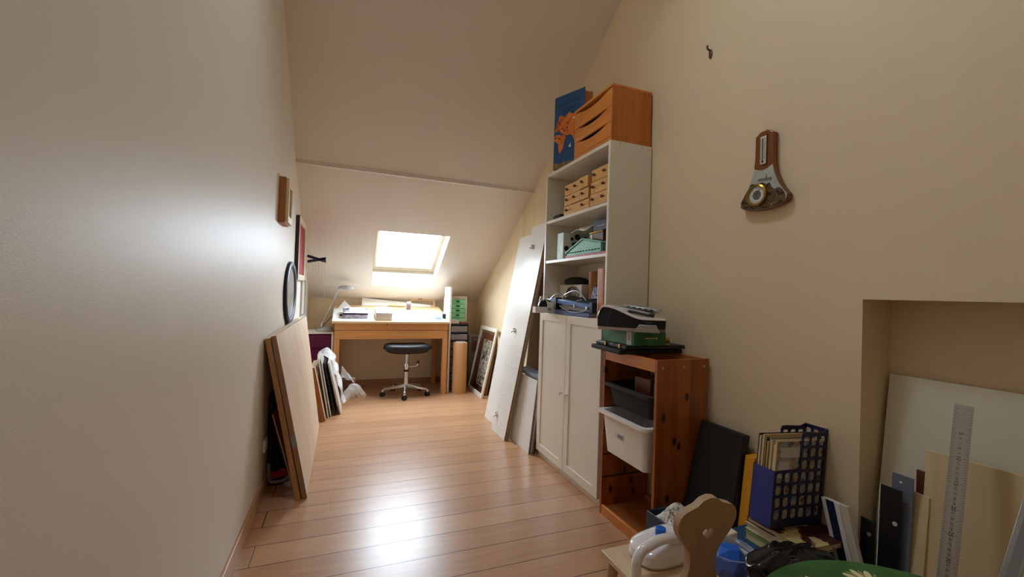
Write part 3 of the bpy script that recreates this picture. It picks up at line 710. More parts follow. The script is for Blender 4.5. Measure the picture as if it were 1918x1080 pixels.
obj('dispenser_blade', MB().prism([(1.232, 2.656, ZC+.05), (1.262, 2.653, ZC+.05), (1.264, 2.653, ZC+.112), (1.248, 2.655, ZC+.112)], (0, .006, 0)), M['white'], t, bevel=.001)
# ------------------------------------------------------------------ things on the wall opposite the bookcase
t = thing('wall_picture', 'small deep box frame of pale wood hung highest on the wall', 'frame', (XL, 2.97, 1.53))
fy0, fy1, fz0, fz1 = 2.87, 3.085, 1.53, 1.805
obj('frame_back', MB().frame((XL+.001, fy0, fz0), (0, fy1-fy0, 0), (0, 0, fz1-fz0), (.035, 0, 0), .03), M['brownboard'], t, bevel=.002)
obj('frame_front', MB().frame((XL+.036, fy0+.006, fz0+.006), (0, fy1-fy0-.012, 0), (0, 0, fz1-fz0-.012), (.018, 0, 0), .042), M['blond'], t, bevel=.003)
obj('frame_picture', B(XL+.001, XL+.01, fy0+.02, fy1-.02, fz0+.02, fz1-.02), M['offwhite'], t)
t = thing('framed_print', 'white picture frame with a crimson mat hanging on the wall past the oval mirror', 'picture', (XL, 4.12, 1.2))
obj('frame_moulding', MB().frame((XL+.001, 3.83, 1.205), (0, .58, 0), (0, 0, .525), (.028, 0, 0), .05), M['white_lacquer'], t, bevel=.002)
obj('frame_side', B(XL+.001, XL+.0275, 3.826, 3.83, 1.207, 1.728), plain('dark_plum_edge', '3a2028', .6), t)
obj('mat_board', B(XL+.002, XL+.016, 3.87, 4.37, 1.245, 1.69), M['crimson'], t)
t = thing('oval_mirror', 'oval mirror in a dark blue moulded frame on the wall', 'mirror', (XL, 3.47, 1.1))
def oval(n=56, a=.155, b=.225, x=XL):
    return [(x, 3.53+a*math.cos(2*PI*i/n), 1.103+b*math.sin(2*PI*i/n)) for i in range(n)]
h = MB(); n_ = 56
prof_ = [(.292, .222, 0), (.300, .230, .008), (.298, .228, .019), (.287, .217, .025), (.268, .198, .023), (.255, .185, .015), (.252, .182, .006), (.252, .182, 0)]
rings = []
for a, b, d in prof_: rings.append([h.bm.verts.new(V(p)+V((d+.001, 0, 0))) for p in oval(n_, a, b)])
for A, Bq in zip(rings, rings[1:]):
    for i in range(n_): h._f([A[i], A[(i+1) % n_], Bq[(i+1) % n_], Bq[i]])
obj('mirror_frame', h, M['navy'], t, ang=50)
obj('mirror_glass', MB().prism(oval(n_, .256, .186, XL+.003), (.009, 0, 0)), M['mirror'], t)
t = thing('framed_print', 'narrow silver-edged picture hanging below the white frame, above the wood boards', 'picture', (XL, 4.6, .87))
obj('frame_moulding', MB().frame((XL+.001, 4.42, .875), (0, .36, 0), (0, 0, .345), (.014, 0, 0), .016), M['silver'], t, bevel=.001)
obj('frame_picture', B(XL+.001, XL+.006, 4.43, 4.77, .885, 1.21), M['offwhite'], t)
t = thing('puppet_control', 'dark wooden puppet control cross hanging by its cord with loose strings', 'puppet control', (-.27, 4.45, 1.30))
pz, py = 1.412, 4.45
for (xa, ya, za), (xb, yb, zb) in (((-.345, py-.03, pz+.03), (-.185, py+.02, pz-.012)), ((-.345, py+.03, pz-.02), (-.185, py-.02, pz+.015))):
    d = (V((xb, yb, zb))-V((xa, ya, za))); up = V((0, 0, 1)); sd = d.cross(up).normalized()*.012
    obj('control_bar', MB().ob(V((xa, ya, za))-sd/2-V((0, 0, .012)), d, sd, V((0, 0, .026))), M['navy'], t, bevel=.003)
obj('hanging_cord', MB().tube([(-.265, py, pz+.01), (-.33, py+.01, pz+.06), (XL+.004, py+.02, pz+.14)], .0016, 6), M['grey'], t)
for x, l in ((-.30, .13), (-.275, .12), (-.25, .13), (-.215, .24), (-.195, .42)):
    obj('string', MB().tube([(x, py, pz), (x+.002, py, pz-l*.5), (x+.006, py, pz-l)], .0011, 5), M['grey'], t)
t = thing('wall_socket', 'small white wall socket low down behind the leaning boards', 'socket', (XL, 2.69, .24))
obj('socket_plate', B(XL, XL+.012, 2.655, 2.725, .235, .305), M['white'], t, bevel=.004, seg=3)
obj('socket_face', MB().cyl((XL+.012, 2.69, .27), (XL+.016, 2.69, .27), .024), M['offwhite'], t)

# ------------------------------------------------------------------ boards leaning on that wall
def lean(X0, X1, zt, y0, y1, th, X1f=None, ztf=None, X0f=None, z0=0.):
    """slab leaning in X: front bottom X0, front top X1; thickness goes towards -X when th<0"""
    X1f = X1 if X1f is None else X1f; ztf = zt if ztf is None else ztf; X0f = X0 if X0f is None else X0f
    d = V((X1-X0, 0, zt)).normalized(); nrm = V((d.z, 0, -d.x))*th
    lift = V((0, 0, z0+max(0, -nrm.z)))
    a, b, c_, e = V((X0, y0, 0)), V((X0f, y1, 0)), V((X1f, y1, ztf)), V((X1, y0, zt))
    return [a+lift, b+lift, b+nrm+lift, a+nrm+lift, e+lift, c_+lift, c_+nrm+lift, e+nrm+lift]
def slabobj(name, P8, mats, label, cat, group=None, bevel=.0015, faces=None):
    m = MB(); m.hexa(P8)
    if faces:
        m.bm.faces.ensure_lookup_table()
        for i, k in faces.items(): m.bm.faces[i].material_index = k
    o = obj(name, m, mats, bevel=bevel, seg=1)
    return tag(o, label, cat, group)
# hexa faces: 0 bottom,1 top,2 front(0,1,5,4),3 far end(1,2,6,5),4 back,5 near end
slabobj('wood_board', lean(-.154, -.334, .880, 2.56, 3.855, -.026, X1f=-.29, ztf=.905, X0f=-.163), [M['ply'], M['plyedge2']],
        'large pale board leaning on the wall, outermost of the pair, tape on its edge', 'board', faces={1: 0, 3: 1, 5: 1})
slabobj('wood_board', lean(-.188, -.3625, .868, 2.555, 3.80, -.0245, X1f=-.338, ztf=.895, X0f=-.197), [M['ply'], M['plyedge']],
        'large pale board with an ochre edge, hidden behind its twin against the wall', 'board', faces={1: 0, 3: 1, 5: 1})
tp = MB(); a = V((-.154, 2.56, 0)).lerp(V((-.334, 2.56, .880)), .325)
dd = V((-.180, 0, .880)).normalized()
tag(obj('adhesive_tape', MB().ob(a+V((.0008, -.0012, .006)), V((-.0265, 0, -.006)), (0, .001, 0), dd*.055), M['grey']), 'short strip of pale tape on the edge of the outer leaning board', 'tape')
slabobj('hardboard_sheet', lean(-.232, -.352, .43, 2.70, 3.35, -.006), [M['brownboard'], M['blond']], 'thin brown panel slanting behind the two big pale boards', 'panel', faces={5: 1})
t = thing('carry_bag', 'black fabric bag with red and grey trim on the floor behind the leaning boards', 'bag', (-.35, 2.95, 0))
bg_ = MB().hexa([(-.300, 2.80, 0), (-.300, 3.3, 0), (-.378, 3.3, 0), (-.378, 2.80, 0), (-.376, 2.78, .50), (-.376, 3.3, .50), (-.387, 3.3, .52), (-.387, 2.78, .52)])
obj('bag_body', bg_, M['blackmatte'], t, bevel=.02, seg=3)
obj('red_patch', MB().prism([(-.364, 2.797, .035), (-.272, 2.797, .045), (-.285, 2.797, .085), (-.33, 2.797, .10), (-.366, 2.797, .14)], (0, .003, 0)), M['crimson'], t)
obj('grey_piping', MB().tube([(-.377, 2.79, .13), (-.374, 2.79, .05), (-.36, 2.79, .02), (-.32, 2.79, .018), (-.25, 2.80, .03)], .011, 8), M['grey'], t)
obj('shoulder_strap', MB().tube([(-.37, 2.785, .48), (-.345, 2.775, .36), (-.315, 2.77, .22), (-.28, 2.785, .09)], .012, 8, flat=.4), M['navy'], t)
slabobj('wood_board', lean(-.122, -.222, .46, 4.0, 4.42, -.036), [M['ply'], M['brownboard']], 'short thick board with an orange-brown edge between the big boards and bubble wrap', 'board', faces={5: 1, 3: 1})

# bubble-wrapped frames beside it
lab = ['slim white frame edge nearest the orange-brown board, half under bubble wrap', 'slim white frame behind the thinnest one, half under bubble wrap', 'slim dark-edged frame in the middle under bubble wrap', 'pale green-grey panel at the outer side of the bubble-wrapped frames']
for k, (x0, x1, zt, th, mt_) in enumerate(((-.098, -.196, .53, -.010, 'white_lacquer'), (-.078, -.178, .51, -.009, 'paper'), (-.040, -.150, .47, -.012, 'blackmatte'), (.004, -.115, .47, -.014, 'paper'))):
    slabobj('slim_canvas', lean(x0, x1, zt, 4.10+k*.03, 4.52, th), [M[mt_], M['ply'] if k == 2 else M[mt_]], lab[k], 'frame')
t = thing('bubble_wrap', 'crumpled sheet of bubble wrap draped over the slim frames by the desk', 'bubble wrap', (-.08, 4.3, .2))
def bub(a, b):
    # a along Y, b over the top and down the room side
    y = 4.07+a*.47
    if b < .25: f = b/.25; x, z = -.225+.005*f, .36+.18*f
    elif b < .42: f = (b-.25)/.17; x, z = -.22+.12*f, .54+.035*math.sin(PI*f)-.03*f
    else:
        f = (b-.42)/.58; L_ = .36+.07*math.sin(5*a)-.10*a; x, z = -.10+.115*f*(L_/.40), .51-L_*f
    w_ = .009*math.sin(17*a+9*b)+.007*math.sin(31*b+5*a)
    return (x+w_+.012, y+.008*math.sin(22*b), z+.5*w_)
obj('wrap_sheet', MB().grid(bub, 40, 60), M['bubble'], t, ang=180)
def fl(a, b):
    x = .015+.20*a+.02*math.sin(7*b); y = 4.36+.12*b+.20*a
    z = .015+.17*math.sin(PI*(.12+.8*a))*abs(math.sin(PI*(b*.9+.05)))**.6+.03*abs(math.sin(13*a+5*b))-.0*a
    return (x, y, z)
obj('loose_flap', MB().grid(fl, 20, 20), M['filmwrap'], t, ang=40)
def fl2(a, b):
    return (-.01+.13*a, 4.30+.05*b+.10*a, .30-.02*a+.10*b*(1-a*a)-.12*b*a*a+.015*math.sin(9*a+8*b))
obj('loose_flap', MB().grid(fl2, 14, 12), M['filmwrap'], t, ang=40)

# ------------------------------------------------------------------ purple-drawer cabinet and lamp
t = thing('drawer_cabinet', 'low white cabinet with purple fabric drawers tucked beside the desk', 'cabinet', (-.245, 5.2, 0))
h = MB(); h.box(-.382, -.362, 4.985, 5.405, 0, .678); h.box(-.124, -.104, 4.985, 5.405, 0, .678); h.box(-.362, -.124, 4.985, 5.405, .655, .678); h.box(-.362, -.124, 4.985, 5.405, 0, .03); h.box(-.362, -.124, 5.395, 5.405, .03, .655)
obj('carcass', h, M['white_lacquer'], t, bevel=.002)
for k in range(4):
    d = obj('drawer', B(-.358, -.128, 5.0, 5.38, .036+k*.154, .184+k*.154), M['purple'], t, bevel=.01, seg=3)
    obj('pull_tab', B(-.265, -.222, 4.993, 5.001, .12+k*.154, .136+k*.154), M['purple'], d, bevel=.003)
t = thing('desk_lamp', 'silver desk lamp with a slender slanting arm on the low white cabinet', 'lamp', (-.19, 5.08, .678))
obj('lamp_base', MB().lathe([(0, 0), (.088, 0), (.092, .008), (.08, .03), (.05, .048), (.02, .056), (0, .058)], (-.19, 5.09, .678), n=40), M['silver'], t)
obj('lamp_joint', MB().lathe([(0, 0), (.014, 0), (.016, .02), (.012, .05), (0, .052)], (-.222, 5.08, .72), n=20), M['silver'], t)
obj('lamp_arm', MB().tube([(-.222, 5.08, .76), (-.145, 5.06, .955), (-.066, 5.04, 1.15)], [.008, .006, .005], 12), M['silver'], t)
obj('lamp_hinge', MB().cyl((-.066, 5.02, 1.152), (-.066, 5.06, 1.152), .014), M['silver'], t, bevel=.003)
hd = MB().lathe([(0, -.075), (.018, -.07), (.034, -.045), (.045, 0), (.042, .04), (.028, .068), (0, .08)], (.008, 5.03, 1.158), V((1, 0, -.06)), 28, sx=1, sy=.55, ref=(0, 1, 0))
obj('lamp_head', hd, M['silver'], t)
obj('power_cord', MB().tube([(-.24, 5.1, .70), (-.20, 5.02, .76), (-.13, 4.98, .84), (-.05, 4.93, .862), (-.022, 4.92, .866)], .0035, 8), M['black'], t)
obj('cord_switch', MB().ob((-.05, 4.90, .853), (.03, 0, 0), (0, .03, .006), (0, 0, .016)), M['black'], t, bevel=.004)

# ------------------------------------------------------------------ drawing desk
SLP = .224
def dz(y): return .812+(y-4.72)*SLP
t = thing('drawing_desk', 'beech drawing desk with a sloping top under the roof window', 'desk', (.49, 5.05, 0))
dx0, dx1 = -.092, 1.088
for x in (dx0, dx1-.052):
    for y in (4.738, 5.33):
        obj('leg', B(x, x+.052, y, y+.052, 0, .622), M['deskZ'], t, bevel=.002)
obj('front_rail', B(dx0, dx1, 4.738, 4.758, .622, .716), M['desk'], t, bevel=.002)
obj('back_rail', B(dx0, dx1, 5.362, 5.382, .622, .716), M['desk'], t, bevel=.002)
for x in (dx0, dx1-.02): obj('side_rail', B(x, x+.02, 4.758, 5.362, .622, .716), M['desk'], t, bevel=.002)
h = MB(); h.box(dx0, dx1, 4.732, 4.752, .72, .786)
for x in (dx0, dx1-.02): h.prism([(x, 4.752, .72), (x, 5.382, .72), (x, 5.382, dz(5.382)-.026), (x, 4.752, .786)], (.02, 0, 0))
h.box(dx0+.02, dx1-.02, 5.364, 5.382, .72, dz(5.37)-.026); h.box(dx0, dx1, 4.752, 5.364, .72, .726)
obj('desk_box', h, M['desk'], t, bevel=.002)
h = MB(); h.hexa([(-.118, 4.712, .788), (1.104, 4.712, .788), (1.104, 5.38, dz(5.38)-.022), (-.118, 5.38, dz(5.38)-.022), (-.118, 4.712, .810), (1.104, 4.712, .810), (1.104, 5.38, dz(5.38)), (-.118, 5.38, dz(5.38))])
obj('desk_lid', h, M['desktop'], t, bevel=.002)
obj('lid_catch', B(.42, .428, 4.709, 4.713, .765, .79), M['knobwood'], t)
def on_desk(x0, x1, y0, y1, h0, h1, mb=None):
    mb = mb or MB()
    nz = V((0, -SLP, 1)).normalized()
    P_ = lambda x, y, h: V((x, y, dz(y)))+nz*h
    return mb.hexa([P_(x0, y0, h0), P_(x1, y0, h0), P_(x1, y1, h0), P_(x0, y1, h0), P_(x0, y0, h1), P_(x1, y0, h1), P_(x1, y1, h1), P_(x0, y1, h1)])
tag(obj('paper_sheet', on_desk(-.116, .30, 4.718, 5.20, .0005, .002), M['paper']), 'large white paper sheet under the floral tin at the lamp end of the desk', 'paper')
tag(obj('paper_sheet', on_desk(.47, 1.06, 4.716, 5.16, .0005, .002), M['paper']), 'large white paper sheet spread below the skylight between white box and navy jar', 'paper')
t = thing('floral_tin', 'flat tin with a floral cream and navy lid on the sloping desk', 'tin', (.11, 4.9, dz(4.9)))
obj('tin_body', on_desk(-.014, .232, 4.81, 5.04, .002, .045), M['tinside'], t, bevel=.006, seg=3)
obj('tin_lid', on_desk(-.017, .235, 4.807, 5.043, .045, .062), M['navy'], t, bevel=.004)
obj('lid_picture', on_desk(-.013, .231, 4.812, 5.038, .062, .0628), M['tinlid'], t)
t = thing('paper_box', 'white box of paper standing on the desk next to the floral tin', 'box', (.395, 4.87, dz(4.87)))
obj('box_body', on_desk(.312, .478, 4.755, 5.0, .002, .066), M['offwhite'], t, bevel=.002)
obj('box_lid', on_desk(.310, .481, 4.753, 5.003, .066, .084), M['paper'], t, bevel=.002)
t = thing('ink_bottle', 'small dark bottle with a pink label standing far back on the desk', 'bottle', (.71, 5.2, dz(5.2)))
obj('bottle_body', on_desk(.683, .733, 5.185, 5.225, .001, .085), M['grey'], t, bevel=.004)
obj('bottle_label', on_desk(.687, .729, 5.1838, 5.185, .012, .07), plain('mauve_label', '7a5660', .6), t)
obj('bottle_cap', on_desk(.688, .728, 5.19, 5.22, .085, .097), M['white'], t, bevel=.003)
t = thing('ink_jar', 'little navy jar with a clear top at the near corner of the desk', 'jar', (1.07, 4.85, dz(4.85)))
obj('jar_body', MB().lathe([(0, 0), (.02, 0), (.021, .01), (.021, .046), (.018, .05), (0, .05)], (1.066, 4.85, dz(4.85)+.004), n=20), M['navy'], t)
obj('jar_cap', MB().lathe([(.0165, .05), (.0165, .082), (0, .083)], (1.066, 4.85, dz(4.85)+.004), n=20), M['clear'], t)
t = thing('calculator', 'pale blue calculator lying on the desk beside the navy jar', 'calculator', (.99, 4.82, dz(4.82)))
obj('calculator_body', on_desk(.955, 1.03, 4.765, 4.90, .002, .012), plain('pale_blue_plastic', 'aebdd2', .4), t, bevel=.003)
kk = MB()
for i in range(4):
    for j in range(4): on_desk(.962+i*.017, .974+i*.017, 4.772+j*.022, 4.787+j*.022, .012, .014, kk)
obj('key_pad', kk, M['steelblue'], t)
obj('display', on_desk(.962, 1.023, 4.872, 4.893, .012, .0135), M['grey'], t)
tag(obj('eraser', on_desk(.872, .935, 4.775, 4.81, .002, .022), M['white'], bevel=.003), 'small white block eraser lying beside the pale blue calculator', 'eraser')
pts = []
for i in range(60):
    f = i/59; x = .56+.31*f; y = 4.80+.035*math.sin(f*19)+.05*f; pts.append((x, y, dz(y)+.007))
tag(obj('string_coil', MB().tube(pts, .005, 8), M['white']), 'loose white cord wound over the paper on the desk', 'cord')
tag(obj('paper_roll', MB().tube([(.49, 5.34, dz(5.34)+.017), (.68, 5.325, dz(5.325)+.017)], .016, 16), M['creampaper']), 'slim cream paper roll lying along the back edge of the desk', 'paper roll')
tag(obj('folded_paper', MB().prism([(-.075, 5.22, dz(5.22)), (.075, 5.24, dz(5.24)), (-.005, 5.25, dz(5.24)+.085)], (0, .002, .0)), M['paper']), 'folded white paper standing in a point behind the floral tin', 'paper')
pp = MB(); zb = dz(5.35)+.002
pp.hexa([(.185, 5.352, zb), (1.0, 5.352, zb), (1.0, 5.360, zb), (.185, 5.360, zb), (.187, 5.392, 1.047), (1.0, 5.366, .975), (1.0, 5.374, .975), (.187, 5.400, 1.047)])
tag(obj('backing_board', pp, M['white_board']), 'long white board standing on the back edge of the desk, its top edge sloping', 'board')
t = thing('canvas_stretcher', 'wooden stretcher frame standing on the desk behind the long white board', 'frame', (.93, 5.38, zb))
obj('frame_bars', MB().frame((.74, 5.366, dz(5.366)+.001), (.325, 0, 0), (0, .035, .087), (0, .014, -.005), (.03, .03, .022, .022)), M['desktop'], t, bevel=.002)
obj('frame_clip', MB().tube([(.85, 5.392, 1.045), (.875, 5.39, 1.056), (.90, 5.391, 1.046)], .006, 8), M['brownboard'], t)

# ------------------------------------------------------------------ stool
t = thing('stool', 'black upholstered swivel stool on a five-star chrome base under the desk', 'stool', (.655, 4.83, 0))
sc_ = V((.652, 4.80, 0))
def seatf(a, b):
    th = a*PI; p = b*2*PI
    cx, cy = math.cos(p), math.sin(p); k = (abs(cx)**4+abs(cy)**4)**(-1/4)
    r = math.sin(th)**.28; z = math.cos(th)
    zz = .508+.052*(abs(z)**.8)*(1 if z > 0 else -1)
    X = cx*k*r; Y = cy*k*r
    zz += .012*X*X-(.012*Y if Y < 0 else 0)
    return (sc_.x+.25*X*(1-.06*Y)*(1 if z > -.2 else .92), sc_.y+.185*Y, zz)
g = MB().grid(seatf, 22, 56); bmesh.ops.remove_doubles(g.bm, verts=g.bm.verts[:], dist=1e-5)
st = obj('seat', g, M['blackvinyl'], t, ang=60)
obj('seat_pan', MB().lathe([(0, 0), (.05, 0), (.14, .018), (.14, .026), (0, .026)], (sc_.x, sc_.y, .452), n=32, sx=1.1, sy=.9), M['black'], t)
obj('column', MB().lathe([(.016, .27), (.016, .455)], (.655, 4.83-.02, 0), n=24), M['chrome'], t)
obj('column_collar', MB().lathe([(0, .285), (.026, .285), (.028, .30), (.028, .325), (.022, .34), (0, .34)], (.655, 4.81, 0), n=24), M['chrome'], t)
obj('column_sleeve', MB().lathe([(0, .07), (.03, .07), (.027, .16), (.024, .272), (0, .272)], (.655, 4.81, 0), n=28), M['chrome'], t)
obj('sleeve_cap', MB().lathe([(.0255, .255), (.027, .262), (.027, .275), (.0, .278)], (.655, 4.81, 0), n=28), M['black'], t)
lv = obj('lever', MB().tube([(.655, 4.81, .315), (.70, 4.79, .312), (.75, 4.775, .315), (.772, 4.768, .335), (.775, 4.767, .35)], .006, 10), M['chrome'], t)
obj('lever_knob', MB().lathe([(0, 0), (.012, .005), (.015, .02), (.012, .036), (0, .042)], (.775, 4.767, .343), n=18), M['black'], lv)
for k in range(5):
    a = math.radians(-100+72*k); d = V((math.cos(a), math.sin(a), 0)); c0 = V((.655, 4.81, 0)); s_ = V((-d.y, d.x, 0))
    lg = MB(); e0, e1 = c0+d*.02, c0+d*.245
    lg.hexa([e0-s_*.022+V((0, 0, .085)), e1-s_*.013+V((0, 0, .066)), e1+s_*.013+V((0, 0, .066)), e0+s_*.022+V((0, 0, .085)),
             e0-s_*.018+V((0, 0, .125)), e1-s_*.011+V((0, 0, .086)), e1+s_*.011+V((0, 0, .086)), e0+s_*.018+V((0, 0, .125))])
    o = obj('base_leg', lg, M['chrome'], t, bevel=.005, seg=3)
    w_ = V((math.cos(a+.9), math.sin(a+.9), 0)); cc = e1+V((0, 0, .026))+d*.004
    cs = MB()
    for q in (-1, 1): cs.cyl(cc+w_*.006*q, cc+w_*.021*q, .026, n=24)
    cs.cyl(cc-w_*.006, cc+w_*.006, .009)
    cst = obj('caster', cs, M['black'], o, bevel=.003)
    obj('caster_hood', MB().lathe([(.012, 0), (.013, .02), (.01, .026), (0, .027)], cc+V((0, 0, .022)), n=16), M['chrome'], o)

# ------------------------------------------------------------------ far corner beside the desk
t = thing('shelf_board', 'tall white shelf board standing on end at the side of the desk', 'board', (1.126, 4.95, 0))
h = B(1.116, 1.136, 4.80, 5.08, 0, 1.205); h.mi = 1
for k in range(16): h.cyl((1.126+.003*(k % 2), 4.8005, .12+k*.066), (1.126+.003*(k % 2), 4.7993, .12+k*.066), .0035, n=8)
obj('board_body', h, [M['white_board'], M['grey']], t)
t = thing('drawer_tower', 'dark-framed plastic drawer tower with smoky drawers behind the brown paper roll', 'drawer unit', (1.305, 5.2, 0))
h = MB(); h.box(1.170, 1.178, 4.952, 5.30, 0, .776); h.box(1.380, 1.388, 4.952, 5.30, 0, .776); h.box(1.178, 1.380, 4.952, 5.30, .768, .776); h.box(1.178, 1.38, 5.292, 5.30, 0, .768)
for k in range(9): h.box(1.178, 1.380, 4.952, 5.29, k*.095, k*.095+.008)
obj('tower_frame', h, plain('slate_blue_plastic', '2e3448', .45), t, bevel=.002)
for k in range(8):
    d = MB(); z = k*.095+.011
    d.frame((1.181, 4.958, z), (.196, 0, 0), (0, .32, 0), (0, 0, .07), .004); d.box(1.181, 1.377, 4.958, 5.278, z, z+.003)
    o = obj('drawer', d, M['smoke'], t)
    obj('drawer_pull', MB().prism([(1.21, 4.948, z+.062), (1.352, 4.948, z+.062), (1.33, 4.948, z+.05), (1.282, 4.948, z+.045), (1.235, 4.948, z+.05)], (0, .01, .0)), M['smoke'], o)
    if k > 4: obj('drawer_contents', B(1.195+.012*(k % 3), 1.355, 4.97, 5.2, z+.004, z+.04), plain('reddish_contents', 'a85a54', .7), o)
t = thing('drawer_box', 'white box of mint green drawers with dark oval pulls, on the plastic drawer tower', 'drawer unit', (1.26, 5.14, .776))
h = MB(); X0, X1, Y0, Y1, Z0, Z1 = 1.148, 1.372, 5.0, 5.28, .778, 1.078
h.box(X0, X0+.012, Y0, Y1, Z0, Z1); h.box(X1-.012, X1, Y0, Y1, Z0, Z1); h.box(X0+.012, X1-.012, Y0, Y1, Z1-.012, Z1); h.box(X0+.012, X1-.012, Y0, Y1, Z0, Z0+.01); h.box(X0+.012, X1-.012, Y1-.01, Y1, Z0+.01, Z1-.012)
obj('carcass', h, M['white'], t, bevel=.003)
for k in range(5):
    z = Z0+.012+k*.055
    o = obj('drawer', B(X0+.014, X1-.014, Y0+.002, Y0+.25, z, z+.052), M['green'], t, bevel=.003)
    obj('drawer_pull', MB().lathe([(0, 0), (.021, 0), (.021, .003), (0, .003)], (1.262, Y0+.002, z+.028), (0, -1, 0), 24, sx=1.25, sy=.62, ref=(1, 0, 0)), M['dkgreen'], o)
for k, (dx, c_, lb_) in enumerate(((0, 'paper', 'loose white papers lying on top of the mint drawer box'), (.012, 'creampaper', 'sheet of tan card on top of the papers above the mint drawers'))):
    tag(obj('paper_pile' if k == 0 else 'card_sheet', B(X0-.01+dx*4, X1+dx, Y0-.01+k*.03, 5.25, Z1+.001+.013*k, Z1+.013+.006*k), M[c_], bevel=.004), lb_, 'paper')
tag(obj('note_pad', MB().ob((1.205, 4.985, .777), (.10, .0, 0), (0, .012, 0), (0, 0, .055)), M['paper']), 'white note pad standing before the lowest mint drawer', 'note pad') if False else None
t = thing('paper_stack', 'small stack of white paper on the drawer tower under the mint drawers', 'paper', (1.25, 5.0, .776))
obj('paper_sheets', B(1.172, 1.272, 4.956, 4.997, .776, .826), M['paper'], t, bevel=.002)
tag(obj('red_box', B(1.285, 1.36, 4.958, 4.997, .776, .793), M['red'], bevel=.002), 'flat red box beside the white papers on the drawer tower', 'box')
t = thing('paper_roll', 'fat upright roll of brown kraft paper on the floor beside the desk', 'paper roll', (1.252, 4.78, 0))
obj('roll_body', MB().lathe([(.0, 0), (.081, 0), (.082, .01), (.082, .565), (.080, .572), (.060, .572), (.058, .55), (.0, .55)], (1.252, 4.785, 0), n=48), M['kraft'], t)
obj('roll_core', MB().lathe([(.058, .55), (.058, .582), (.054, .582), (.054, .555)], (1.252, 4.785, 0), n=40), M['paper'], t)
obj('roll_seam', MB().ob((1.325, 4.747, .004), (.0025, .006, 0), (-.004, .003, 0), (0, 0, .562)), M['tube'], t)
t = thing('appliance_case', 'upright grey appliance case with a red round badge in the far corner', 'case', (1.52, 5.2, 0))
obj('case_body', B(1.445, 1.595, 5.12, 5.38, .0, .622), plain('grey_beige_plastic', '9a988c', .5), t, bevel=.02, seg=3)
obj('case_panel', B(1.478, 1.57, 5.114, 5.121, .41, .60), plain('panel_grey', '6c6a60', .5), t, bevel=.003)
obj('round_badge', MB().cyl((1.528, 5.1145, .517), (1.528, 5.111, .517), .03, n=28), M['red'], t)
obj('badge_plate', B(1.515, 1.54, 5.112, 5.1145, .435, .465), M['brownframe'], t)
tx = MB(); tx.text('SINGLE' if False else 'lucky', (1.524, 5.1138, .575), (1, 0, 0), (0, 0, 1), .022, .0003); obj('case_lettering', tx, M['dial'], t)

def lean_frame(name, X0, X1, zt, y0, y1, th, m, mat, parent):
    d = V((X1-X0, 0, zt)); nrm = V((d.z, 0, -d.x)).normalized()*th
    return obj(name, MB().frame((X0, y0, 0), (0, y1-y0, 0), d, nrm, m), mat, parent, bevel=.003)
t = thing('framed_print', 'empty white frame leaning in front of the brown framed picture', 'frame', (1.46, 4.75, 0))
lean_frame('frame_moulding', 1.412, 1.572, .755, 4.44, 5.03, .02, .042, M['white_lacquer'], t)
t = thing('framed_picture', 'brown framed ink picture leaning on the cream wall inside the white frame', 'picture', (1.52, 4.78, 0))
lean_frame('frame_moulding', 1.478, 1.592, .672, 4.545, 5.0, .022, .075, M['brownframe'], t)
d = V((1.592-1.478, 0, .672)).normalized(); nn_ = V((d.z, 0, -d.x))
o_ = V((1.478, 4.545, 0))+nn_*.008
obj('picture_sheet', MB().ob(o_+V((0, .06, 0))+d*.06, (0, .335, 0), d*.56, nn_*.004), M['picture'], t)
obj('frame_slip', MB().frame(o_+V((0, .066, 0))+d*.068-nn_*.004, (0, .323, 0), d*.546, nn_*.004, .014), M['blond'], t)
obj('frame_back', MB().ob(o_+V((0, .01, .004))+nn_*.014, (0, .435, 0), d*.66, nn_*.016), M['boxbrown'], t)

# ------------------------------------------------------------------ boards leaning by the bookcase
tag(obj('wood_sheet', B(1.596, 1.6045, 2.93, 3.86, 0, 1.985), M['blond'], bevel=.001), 'tall blond panel flat against the wall behind the white shelf boards', 'panel')
tb = thing('shelf_board', 'tall white board with metal cam fittings, nearer the picture frames', 'board', (1.4, 3.63, 0))
def lean2(X0, X1, zt, y0, y1, th, yt=0.): 
    return [V((X0, y0, 0)), V((X0, y1, 0)), V((X0+th, y1, 0)), V((X0+th, y0, 0)), V((X1, y0+yt, zt)), V((X1, y1+yt, zt)), V((X1+th, y1+yt, zt-.012)), V((X1+th, y0+yt, zt-.012))]
def board(parent, P8, name='board_body'):
    m = MB(); m.hexa(P8); m.bm.faces.ensure_lookup_table()
    for i in (3, 5, 0): m.bm.faces[i].material_index = 1
    m.bm.faces[1].material_index = 0
    return obj(name, m, [M['white_board'], M['chip']], parent, bevel=.001, seg=1)
board(tb, lean2(1.246, 1.552, 1.69, 3.45, 3.79, .018, .02))
for f in (.50, .93):
    y = 3.79+.02*f; x = 1.246+.306*f+.009; z = 1.69*f
    obj('dowel_pin', MB().cyl((x, y, z), (x, y+.035, z+.002), .0045), M['steel'], tb)
tb = thing('shelf_board', 'tall white board with brown chipboard edge touching the bookcase side', 'board', (1.35, 3.28, 0))
P8 = lean2(1.192, 1.535, 1.752, 3.125, 3.44, .02, .035); board(tb, P8)
def onb(f, g): # point on front face
    a, b, c_, e = P8[0], P8[1], P8[5], P8[4]
    return (a.lerp(b, g)).lerp(e.lerp(c_, g), f)
nb = (P8[4]-P8[0]).cross(P8[1]-P8[0]).normalized()
if nb.x > 0: nb = -nb
